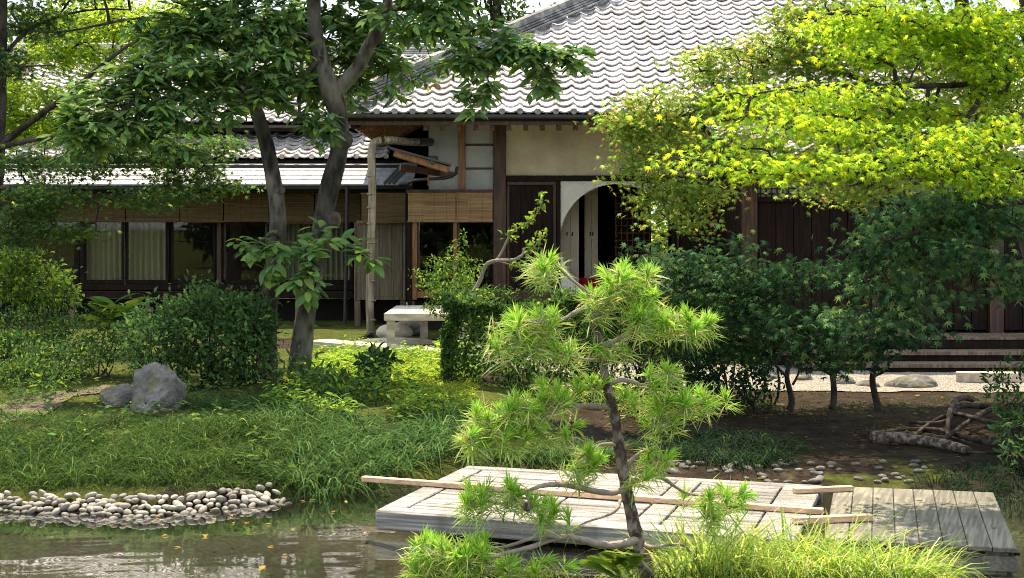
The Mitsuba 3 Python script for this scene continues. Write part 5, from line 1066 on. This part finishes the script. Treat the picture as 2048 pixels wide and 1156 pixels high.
for k_, (px, py, h_, w_) in enumerate(((110, 845, .34, 'left of the rock, beside the path'), (170, 850, .36, 'in front of the small leaning rock'), (230, 850, .3, 'just left below the large rock'), (400, 850, .34, 'just right below the large rock'), (470, 870, .36, 'midway between the rock and the trunks'), (340, 900, .28, 'on the bare patch below the rock'), (80, 930, .3, 'above the left end of the cobbles'), (290, 955, .34, 'overhanging the middle of the cobbles'), (540, 880, .36, 'below the left trunk'), (440, 940, .3, 'above the right half of the cobbles'))):
    g = gpt(px, py); k = thing('grass_tuft', 'dense arching grass tuft ' + w_, 'grass clump', 'grass tufts on the left bank')
    leafpart('blade', tuft(rng, g, 150, h_, .007, TG_[:3] + LIR[:1], [3, 2, 3, 2], .17, (.6, 1.3), .65), 'leaf_matt', k, kind='stuff')
n = 3800; p = rng.uniform([-4.9, 11.6], [-.9, 15.4], (n, 2)); f = meshkit.fbm(np.stack([p[:, 0] * 3, p[:, 1] * 2.4, 0 * p[:, 0]], -1), 3, 17); ok = f > .53; p = p[ok]; n = len(p)
root = np.stack([p[:, 0], p[:, 1], ground_z(p[:, 0], p[:, 1]) + rng.uniform(.03, .17, n)], 1); ok = root[:, 2] > .12; root = root[ok]; n = len(root); az = rng.uniform(0, 6.28, n)
v, f_, col = leaves_vfc(LANCE_W, root, np.stack([np.cos(az), np.sin(az), rng.uniform(-.3, .5, n)], 1), rng.normal(0, .4, (n, 3)) + [0, 0, 1], rng.uniform(.04, .085, n), blend(rng, LG[:1] + DK, [1, 2, 2, 2, 2], n))
key = add('weeds', (v, f_), 'leaf_matt', None, False, color=col); labels[key] = {'label': 'broad leaved weeds scattered through the grass of the left bank', 'category': 'weeds', 'kind': 'stuff'}
# leafy weeds over the sunny lawn
rng = np.random.default_rng(137); n = 9000
p = rng.uniform([-2.3, 13.6], [-.35, 19.6], (n, 2)); f = meshkit.fbm(np.stack([p[:, 0] * 2.4, p[:, 1] * 1.6, 0 * p[:, 0]], -1), 3, 12); ok = f > .46; p, f = p[ok], f[ok]; n = len(p)
root = np.stack([p[:, 0], p[:, 1], ground_z(p[:, 0], p[:, 1]) + rng.uniform(.02, .1, n) + np.clip(f - .46, 0, .2) * rng.uniform(0, 1.1, n)], 1); az = rng.uniform(0, 6.28, n)
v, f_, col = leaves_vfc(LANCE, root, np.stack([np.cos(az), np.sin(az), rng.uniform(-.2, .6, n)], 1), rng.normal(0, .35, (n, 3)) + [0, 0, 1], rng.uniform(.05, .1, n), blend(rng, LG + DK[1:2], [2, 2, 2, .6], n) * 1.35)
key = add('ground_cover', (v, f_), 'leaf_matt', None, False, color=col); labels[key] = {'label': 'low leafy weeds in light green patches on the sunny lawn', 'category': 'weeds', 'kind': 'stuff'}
# sedge on the near bank, bottom right
rng = np.random.default_rng(141)
SED = [(0.44, 0.58, 0.1), (0.56, 0.64, 0.18), (0.24, 0.38, 0.08), (0.66, 0.64, 0.34)]
for k_, x in enumerate(np.linspace(1330, 1850, 13)):
    c = np.array([wx(x, 7.75) + rng.normal(0, .03), 7.75 + rng.normal(0, .16), .3])
    k = thing('sedge_clump', f'sunlit yellow green sedge clump in the foreground, {ORD[k_]} from the left', 'grass clump', 'sunlit sedge clumps on the near bank')
    leafpart('blade', tuft(rng, c, 170, rng.uniform(.52, .72) * (1.0 if x < 1760 else .75), 0.0105, SED, [3, 2, 3, .6], .13, (.3, .95), .45), 'leaf_matt', k, kind='stuff')
for k_, (x, y) in enumerate(((1210, 7.6), (1290, 7.5), (1370, 7.5), (1450, 7.4), (1130, 7.3))):
    c = np.array([wx(x, y), y, .3]); k = thing('sedge_clump', ('dark grass clump just left of the pine foot', 'dark grass clump at the pine foot', 'dark grass clump just right of the pine foot', 'dark grass clump farthest right of the pine', 'dark grass clump farthest left of the pine')[k_], 'grass clump', 'dark grass clumps around the pine')
    leafpart('blade', tuft(rng, c, 80, .33, 0.006, TG_, [3, 3, 2, 1], .12, (.2, .9), .4), 'leaf_matt', k, kind='stuff')
# fern beside the pine
k = thing('fern', 'bright green fern fronds beside the foot of the pine', 'fern')
for (x0, y0, x1, y1) in ((1235, 1150, 1185, 1122), (1240, 1150, 1225, 1108), (1245, 1150, 1262, 1112), (1235, 1160, 1165, 1130)):
    a, b = at(x0, y0, 7.55), at(x1, y1, 7.35); t = np.linspace(.15, 1, 16)
    p = a + (b - a) * t[:, None] + [0, 0, 0.03] * np.sin(t * np.pi)[:, None]; ax = norm(b - a)
    sd_ = norm(np.cross(ax, [0, -.35, 1.0])); P = np.vstack([p, p]); D = np.vstack([np.repeat((sd_ + .35 * ax)[None], 16, 0), np.repeat((-sd_ + .35 * ax)[None], 16, 0)])
    S = np.tile(.075 * np.sin(np.clip(t * 2.6 + .35, 0, np.pi)), 2) + .012
    vfc = leaves_vfc(LANCE, P, D, np.repeat([[0, -.35, 1.0]], 32, 0) + rng.normal(0, .12, (32, 3)), S, jitter(rng, (0.2, 0.32, 0.04), 32, .1))
    leafpart('frond', vfc, 'leaf_matt', k)

# ---- the pine
rng = np.random.default_rng(151)
YP = 7.6
pn = thing('pine_tree', 'crooked young black pine with tufted needles in front of the deck', 'tree')
tr = limb([(1295, 1165, YP, 17), (1285, 1110, YP, 17), (1270, 1060, YP, 15.5), (1257, 1000, YP, 14.5), (1246, 940, YP, 14), (1236, 880, YP, 13), (1226, 820, YP, 12), (1212, 760, YP, 11), (1203, 700, YP, 10), (1190, 650, YP, 9), (1182, 630, YP, 7)], 90)
add('trunk', tube_mesh(tr[0], tr[1] * .86, 14, 0.24, 7), 'bark_pine', pn, True)
B = [[(1262, 968, YP, 7), (1210, 985, YP - .1, 6), (1150, 974, YP - .15, 5.5), (1095, 970, YP - .2, 5), (1050, 985, YP - .25, 3.5), (1005, 1005, YP - .25, 2.5), (960, 990, YP - .3, 2)],
     [(1280, 1075, YP, 9), (1235, 1090, YP - .1, 8), (1180, 1085, YP - .2, 7), (1120, 1075, YP - .3, 6), (1060, 1095, YP - .35, 5), (985, 1112, YP - .4, 3.5), (930, 1120, YP - .4, 2.5), (860, 1105, YP - .4, 2)],
     [(1120, 1078, YP - .3, 4), (1060, 1078, YP - .35, 3.5), (1000, 1095, YP - .3, 3), (950, 1085, YP - .3, 2)],
     [(1258, 968, YP, 7), (1300, 950, YP + .05, 5.5), (1335, 962, YP + .1, 4), (1370, 985, YP + .1, 3), (1420, 990, YP + .1, 2.4), (1465, 985, YP + .1, 1.6)],
     [(1250, 935, YP, 5), (1285, 905, YP, 3.6), (1315, 895, YP, 2.4)],
     [(1242, 895, YP, 4), (1205, 888, YP - .05, 3), (1160, 915, YP - .1, 2)],
     [(1220, 815, YP, 7), (1180, 812, YP - .05, 6), (1130, 810, YP - .1, 5), (1080, 806, YP - .1, 4), (1030, 825, YP - .15, 3), (970, 845, YP - .2, 2), (940, 850, YP - .2, 1.6)],
     [(1130, 810, YP - .1, 3.4), (1090, 830, YP - .15, 3), (1040, 850, YP - .15, 2)],
     [(1210, 772, YP, 6), (1250, 760, YP, 5), (1290, 775, YP + .05, 4), (1340, 800, YP + .1, 3), (1420, 790, YP + .1, 2)],
     [(1205, 720, YP, 4), (1165, 718, YP - .05, 3), (1120, 705, YP - .1, 2)],
     [(1212, 765, YP, 5), (1170, 775, YP, 4), (1130, 770, YP, 3)],
     [(1198, 690, YP, 6), (1235, 680, YP, 5), (1270, 660, YP + .05, 4), (1310, 640, YP + .1, 3), (1380, 635, YP + .1, 2)],
     [(1186, 640, YP, 7), (1165, 618, YP, 6), (1150, 625, YP, 5), (1120, 640, YP - .05, 4.5), (1080, 645, YP - .1, 3.5), (1020, 650, YP - .1, 2)],
     [(1184, 636, YP, 6), (1205, 620, YP, 6), (1225, 605, YP + .03, 5), (1255, 590, YP + .05, 4), (1262, 565, YP + .05, 3), (1250, 535, YP + .05, 2)],
     [(1205, 618, YP, 4), (1180, 590, YP, 3.4), (1150, 565, YP - .03, 3), (1115, 530, YP - .05, 2)],
     [(1285, 1085, YP, 6), (1310, 1095, YP - .05, 4), (1340, 1090, YP - .05, 3), (1380, 1105, YP, 2)],
     [(1290, 1095, YP, 5), (1285, 1125, YP - .1, 4), (1310, 1150, YP - .1, 3)], [(1240, 1000, YP, 3.5), (1215, 1030, YP - .1, 3), (1170, 1045, YP - .15, 2), (1140, 1075, YP - .2, 2)], [(1330, 800, YP + .1, 2.5), (1380, 830, YP + .1, 2)]]
BL = [limb(b) for b in B]
for k, (p, r) in enumerate(BL):
    p = p + 0.018 * (np.stack([meshkit.fbm(p * 9 + k, 2, s) for s in (1, 2, 3)], 1) - .5) * np.linspace(0, 1, len(p))[:, None]
    BL[k] = (p, r * (1 + .25 * (meshkit.noise(p * 40, k) - .5)))
    add('branch', tube_mesh(*BL[k], 8, 0.2, k), 'twig_pale', pn, True)
PP = [(1000, 975, 7.3, 90, 30, 9), (950, 985, 7.3, 50, 32, 8), (1060, 1000, 7.3, 70, 30, 7), (1100, 1020, 7.3, 60, 30, 5), (860, 1090, 7.2, 60, 42, 13), (940, 1085, 7.2, 70, 45, 15), (1010, 1130, 7.2, 90, 35, 13), (1110, 1130, 7.2, 60, 25, 6), (820, 1130, 7.2, 40, 30, 6), (880, 1140, 7.2, 60, 26, 7), (1400, 975, 7.7, 50, 28, 6), (1460, 985, 7.7, 40, 22, 5), (1410, 1020, 7.7, 50, 22, 5), (1490, 1010, 7.7, 20, 22, 2), (1310, 905, 7.6, 40, 28, 8), (1270, 945, 7.5, 40, 20, 3), (1180, 905, 7.5, 40, 30, 7), (1165, 935, 7.5, 40, 20, 5),
      (970, 830, 7.45, 55, 45, 15), (1040, 800, 7.45, 70, 36, 14), (1110, 780, 7.5, 60, 32, 11), (1010, 870, 7.4, 70, 32, 10), (950, 870, 7.4, 40, 26, 6), (1100, 850, 7.45, 70, 40, 9), (1180, 760, 7.55, 40, 24, 5), (1330, 750, 7.65, 50, 36, 9), (1400, 790, 7.7, 65, 30, 13), (1330, 800, 7.65, 70, 26, 10), (1260, 790, 7.6, 50, 30, 7), (1310, 830, 7.65, 60, 18, 6), (1150, 690, 7.5, 60, 22, 10), (1230, 690, 7.55, 50, 16, 5), (1340, 630, 7.7, 60, 28, 12), (1400, 640, 7.7, 50, 26, 10), (1290, 630, 7.65, 50, 26, 8), (1030, 640, 7.5, 60, 40, 15), (1085, 630, 7.55, 50, 32, 11), (1000, 680, 7.5, 35, 30, 7), (1070, 690, 7.5, 50, 26, 7), (1100, 520, 7.55, 48, 28, 14), (1230, 545, 7.65, 55, 40, 16), (1200, 585, 7.6, 50, 24, 8), (1285, 580, 7.65, 40, 30, 9), (1240, 620, 7.6, 60, 22, 8), (1300, 545, 7.65, 22, 18, 3)]
nod = limb_nodes(BL); SH, SD = [], []
for px, py, Y, a, b, n in PP:
    s = Y / F; c = at(px, py + 6, Y); q_ = ell(rng, c, (a * s * .85, max(.13, a * s * .6), b * s * .62), int(n * .88) + 1); SH.append(q_)
SH = np.vstack(SH)
tw, load = grow(rng, nod, SH, .0025, .0009, -0.1, .2)
add('twig', tubes(tw, 5), 'twig_pale', pn, True, kind='stuff')
q_ = np.array([t[0] for t in tw]); tips = q_[:, 4]
ax = norm(norm(q_[:, 4] - q_[:, 2]) * 0.5 + np.array([0, 0, .75]) + rng.normal(0, .25, (len(q_), 3)))
def needles(rng, c, axis, n, L, ang, cols, w, width, back=0.06):
    m = len(c); A = np.repeat(axis, n, 0); C = np.repeat(c, n, 0)
    th = np.radians(rng.uniform(*ang, m * n)); az = rng.uniform(0, 2 * np.pi, m * n)
    r1 = norm(np.cross(A, np.array([.3, .9, .2]))); r2 = np.cross(A, r1)
    d = A * np.cos(th)[:, None] + (r1 * np.cos(az)[:, None] + r2 * np.sin(az)[:, None]) * np.sin(th)[:, None]
    root = C - A * rng.uniform(0, back, (m * n, 1))
    LL = L * rng.uniform(.7, 1.1, m * n)
    s1 = norm(np.cross(d, rng.normal(0, 1, (m * n, 3)))); N_ = m * n
    mid = root + d * (LL * .5)[:, None]; tip = root + d * LL[:, None] - np.array([0, 0, 1.0]) * (LL * .10)[:, None]
    w2 = s1 * width * rng.uniform(.8, 1.2, (N_, 1))
    v = np.stack([root - w2 * .7, root + w2 * .7, mid - w2, mid + w2, tip], 1)
    f = np.array([[0, 1, 3], [0, 3, 2], [2, 3, 4]])[None] + (np.arange(N_) * 5)[:, None, None]
    col = np.repeat(np.clip(blend(rng, cols, w, N_, .2), .003, .95)[:, None], 5, 1)
    return v.reshape(-1, 3), f.reshape(-1, 3), col.reshape(-1, 3)
new = rng.random(len(tips)) < .62
NG = [(0.4, 0.68, 0.08), (0.3, 0.56, 0.08), (0.52, 0.74, 0.12)]; NO = [(0.5, 0.58, 0.18), (0.6, 0.6, 0.28), (0.28, 0.42, 0.1)]
leafpart('needles', join(needles(rng, tips[new], ax[new], 40, .095, (4, 38), NG, [3, 2, 2], 0.003, .05), needles(rng, tips, ax, 25, .115, (48, 118), NO + NG[:2], [3, 2, 2, 1, 1], .003, .1)), 'needle', pn, kind='stuff')
cone = trimesh.creation.icosphere(2, .02); cone.apply_scale([1, 1, 1.3]); cone.apply_translation(at(1054, 1013, 7.2)); add('pine_cone', cone, 'bark_pine', pn, True)

# ---- cobbles of the bank, stones, roots, floating leaves
rng = np.random.default_rng(161)
cb = thing('cobble_revetment', 'sloping bank of rounded grey cobbles at the left waterline', 'cobbles')
bases = [ply(boulder(200 + k, np.array([1, .8, .62]), 2, .14, -2), 'cobble', smooth=True) for k in range(6)]
far_c = []
for row in range(6):
    x = -4.9 + .04 * (row % 2)
    while x < -1.72 - .03 * row:
        ys = float(np.interp(x, SH_X, SH_Y)); s = rng.uniform(.026, .042)
        y = ys - .08 + row * .05 + rng.normal(0, .01); z = -.025 + row * .026 + rng.normal(0, .007)
        if row > 3 and rng.random() < .3: x += .07; continue
        m = trimesh.transformations.euler_matrix(*rng.normal(0, .3, 2), rng.uniform(0, 6.28)) @ np.diag([s * rng.uniform(.9, 1.5), s * rng.uniform(.8, 1.2), s * .9, 1]); m[:3, 3] = [x, y, z]
        far_c.append((-s / y if topx(m[None, :3, 3])[0, 0] > -5 and z > -.03 else 0, int(rng.integers(6)), m)); x += s * rng.uniform(1.5, 1.95)
far_c.sort(key=lambda t: t[0]); rest = []
for k, (_, vi, m) in enumerate(far_c):
    if k < 300: key = numbered(cb + '__stone'); scene[key] = {**bases[vi], 'to_world': T4(m)}
    else: bm = boulder(200 + vi, np.array([1, .8, .62]), 2, .14, -2); bm.apply_transform(m); rest.append(bm)
if rest: add('stone_fill', cat(*rest), 'cobble', cb, True, kind='stuff')
for k_ in range(62):
    px, py = (rng.uniform(1335, 1460), rng.uniform(925, 948)) if k_ < 18 else (rng.uniform(1470, 1850), rng.uniform(925, 968))
    g = gpt(px, py); s = rng.uniform(.025, .046)
    m = trimesh.transformations.euler_matrix(*rng.normal(0, .2, 2), rng.uniform(0, 6.28)) @ np.diag([s * 1.2, s, s * .8, 1]); m[:3, 3] = g + [0, 0, s * .25]
    key = thing('shore_stone', 'round stone in the small heap behind the deck' if k_ < 18 else 'small rounded stone scattered on the bare shore behind the decks', 'stone', 'stones heaped behind the deck' if k_ < 18 else 'stones scattered on the bare shore')
    scene[key] = {**bases[int(rng.integers(6))], 'bsdf': {'type': 'ref', 'id': 'mat_shore_rock'}, 'to_world': T4(m)}
lg = thing('fallen_log', 'smooth bare log lying on the dark soil at the right', 'log')
scene[lg] = ply(tube_mesh(spline([gpt(1742, 885, .05), gpt(1830, 893, .06), gpt(1935, 912, .05)], 24), np.linspace(.055, .04, 24), 12, .2, 3), 'bark_pine', smooth=True)
rt = thing('tree_roots', 'tangle of exposed tree roots on the right bank', 'roots')
for k_, (pts, r) in enumerate((([(2060, 870, .15), (1980, 838, .12), (1935, 835, .12), (1890, 860, .08), (1820, 850, .03)], .05), ([(2060, 880, .12), (1990, 850, .16), (1930, 870, .1), (1862, 895, .03)], .045), ([(1945, 830, .16), (1915, 840, .2), (1895, 875, .06), (1900, 900, 0)], .04), ([(2080, 895, .1), (2010, 905, .07), (1930, 885, .05), (1860, 865, .03), (1740, 870, .0)], .045), ([(2070, 880, .1), (1960, 870, .14), (1900, 850, .1), (1840, 868, .03), (1790, 905, 0)], .035), ([(2050, 905, .05), (1960, 915, .04), (1900, 900, .03)], .025))):
    c_ = spline([gpt(x, y, l) for x, y, l in pts], 40); add('root', tube_mesh(c_, np.linspace(r * .8, r * .35, 40), 10, .3, 40 + k_), 'bark_dark', rt, True)
for k_, (px, py) in enumerate(((322, 1021), (418, 1021), (410, 1071), (530, 1133), (337, 1072), (425, 1040), (460, 1032), (600, 1003), (618, 1002), (690, 1003), (320, 1035), (548, 1094), (575, 1110), (348, 1095), (466, 1046), (500, 1046), (530, 1050), (365, 1018), (670, 1026), (590, 1060))):
    Y = F * CH / (py - YH); p = np.array([[wx(px, Y), Y, .006]]); az = rng.uniform(0, 6.28)
    key = thing('floating_leaf', 'small yellow fallen leaf floating on the pond', 'leaf', 'fallen leaves floating on the pond')
    v, f, c = leaves_vfc(LANCE_W if k_ % 2 else SMALL, p, np.array([[math.cos(az), math.sin(az) * .6, .04]]), np.array([[0, 0, 1.0]]), np.array([.05 + .04 * (k_ < 4)]), jitter(rng, (0.6, 0.42, 0.1), 1, .15))
    scene[key] = ply((v, f), 'leaf_matt', color=c)

# ---- trees beyond the roofs and unseen ones added behind the viewpoint
def far_tree(name, label, c, r, n, cols, seed, size=.28, group=None, lobes=9):
    rng = np.random.default_rng(seed); k = thing(name, label, 'tree', group)
    c = np.array(c, float); r = np.array(r, float)
    base = np.array([c[0], c[1], .2]); p = spline([base, base * .5 + c * .5 + rng.normal(0, .2, 3), c + [0, 0, r[2] * .5]], 14)
    L_ = [(p, np.linspace(.26, .06, 14))]
    P = []
    for _ in range(lobes):
        o = c + norm(rng.normal(0, 1, 3)) * r * rng.uniform(.3, .75); L_.append((np.linspace(p[8], o, 6), np.linspace(.09, .03, 6)))
        P.append(ell(rng, o, r * rng.uniform(.35, .55), n // lobes))
    P = np.vstack(P); m = len(P)
    add('trunk', tubes(L_, 7), 'bark_dark', k, True)
    d = norm(rng.normal(0, 1, (m, 3)) - [0, 0, .3]); nr = rng.normal(0, .5, (m, 3)) + [0, 0, 1]
    leafpart('crown', leaves_vfc(SMALL, P, d, nr, size * rng.uniform(.6, 1.2, m), blend(rng, cols, np.ones(len(cols)), m, .25)), 'leaf_matt', k, kind='stuff')
FT = [(0.05, 0.1, 0.03), (0.08, 0.14, 0.04), (0.11, 0.18, 0.04)]
BT = [(0.025, 0.05, 0.018), (0.04, 0.07, 0.02)]
far_tree('background_tree', 'pale green tree rising behind the wing ridge, between the trunk forks', (-4.3, 38, 5.2), (2.4, 2, 1.6), 3000, FT + YEL[1:], 171, .22)
far_tree('background_tree', 'dark tree behind the wing ridge right of the trunk fork', (-2.2, 42, 6.2), (2.6, 2, 2.6), 3200, FT, 172, .24)
far_tree('background_tree', 'tall tree whose top shows in the sky above the hip ridge', (-.6, 45, 9.2), (2.2, 2, 2.2), 1500, FT, 173, .26)
far_tree('background_tree', 'dark tree behind the wing roof at the left', (-10.5, 37, 6.0), (3.2, 2.4, 3.2), 4200, FT, 174, .25)
far_tree('garden_tree', 'sunlit green tree seen through the round opening behind the house', (3.9, 36, 1.9), (2.6, 1.6, 2.0), 3200, YEL + FT[2:], 175, .18)

for k_, (x, y, r) in enumerate(((-9, -7, 4.5), (-3, -10, 5), (4, -9, 5), (10, -6, 4.5))):  # unseen trees, added so the window panes mirror something dark
    far_tree('bank_tree', 'unseen dark tree added behind the viewpoint to darken window reflections, %s' % ('first', 'second', 'third', 'fourth')[k_], (x, y, 2.6), (r, r * .8, 2.7), 5000, BT, 181 + k_, .5, None, 12)

# ---- fallen leaves on soil, lawn and decks
rng = np.random.default_rng(191)
p = np.vstack([rng.uniform([.8, 12.3], [5.2, 17.2], (600, 2)), rng.uniform([-4.8, 11.6], [-.4, 16.5], (900, 2))]); n = len(p)
root = np.stack([p[:, 0], p[:, 1], ground_z(p[:, 0], p[:, 1]) + .012], 1); az = rng.uniform(0, 6.28, n)
LC = [(0.16, 0.105, 0.05), (0.26, 0.18, 0.07), (0.1, 0.065, 0.035), (0.24, 0.22, 0.08)]
v, f, col = leaves_vfc(LANCE_W, root, np.stack([np.cos(az), np.sin(az), .15 + 0 * az], 1), rng.normal(0, .3, (n, 3)) + [0, 0, 1], rng.uniform(.03, .075, n), blend(rng, LC, [3, 2, 3, 1], n))
key = add('leaf_litter', (v, f), 'leaf_matt', None, False, color=col); labels[key] = {'label': 'dry brown leaves littered over the soil of both banks', 'category': 'leaf litter', 'kind': 'stuff'}
for k_ in range(26):
    u, w = rng.uniform(.1, 2.7), rng.uniform(.1, 1.9); M_ = DM if k_ < 16 else EM
    if k_ >= 16: u = rng.uniform(.05, 1.05)
    q_ = M_[:3] @ [u, w, 0, 1]; q_[2] = ZD + .006; az = rng.uniform(0, 6.28)
    key = thing('fallen_leaf', 'small dry leaf lying on the weathered deck' if k_ < 16 else 'small dry leaf lying on the wide planks of the newer deck', 'leaf', 'dry leaves on the weathered deck' if k_ < 16 else 'dry leaves on the plank deck')
    v, f, col = leaves_vfc(LANCE_W, q_[None], np.array([[math.cos(az), math.sin(az), .1]]), np.array([[0, 0, 1.0]]), np.array([rng.uniform(.03, .05)]), blend(rng, LC, [3, 2, 3, 1], 1)); scene[key] = ply((v, f), 'leaf_matt', color=col)
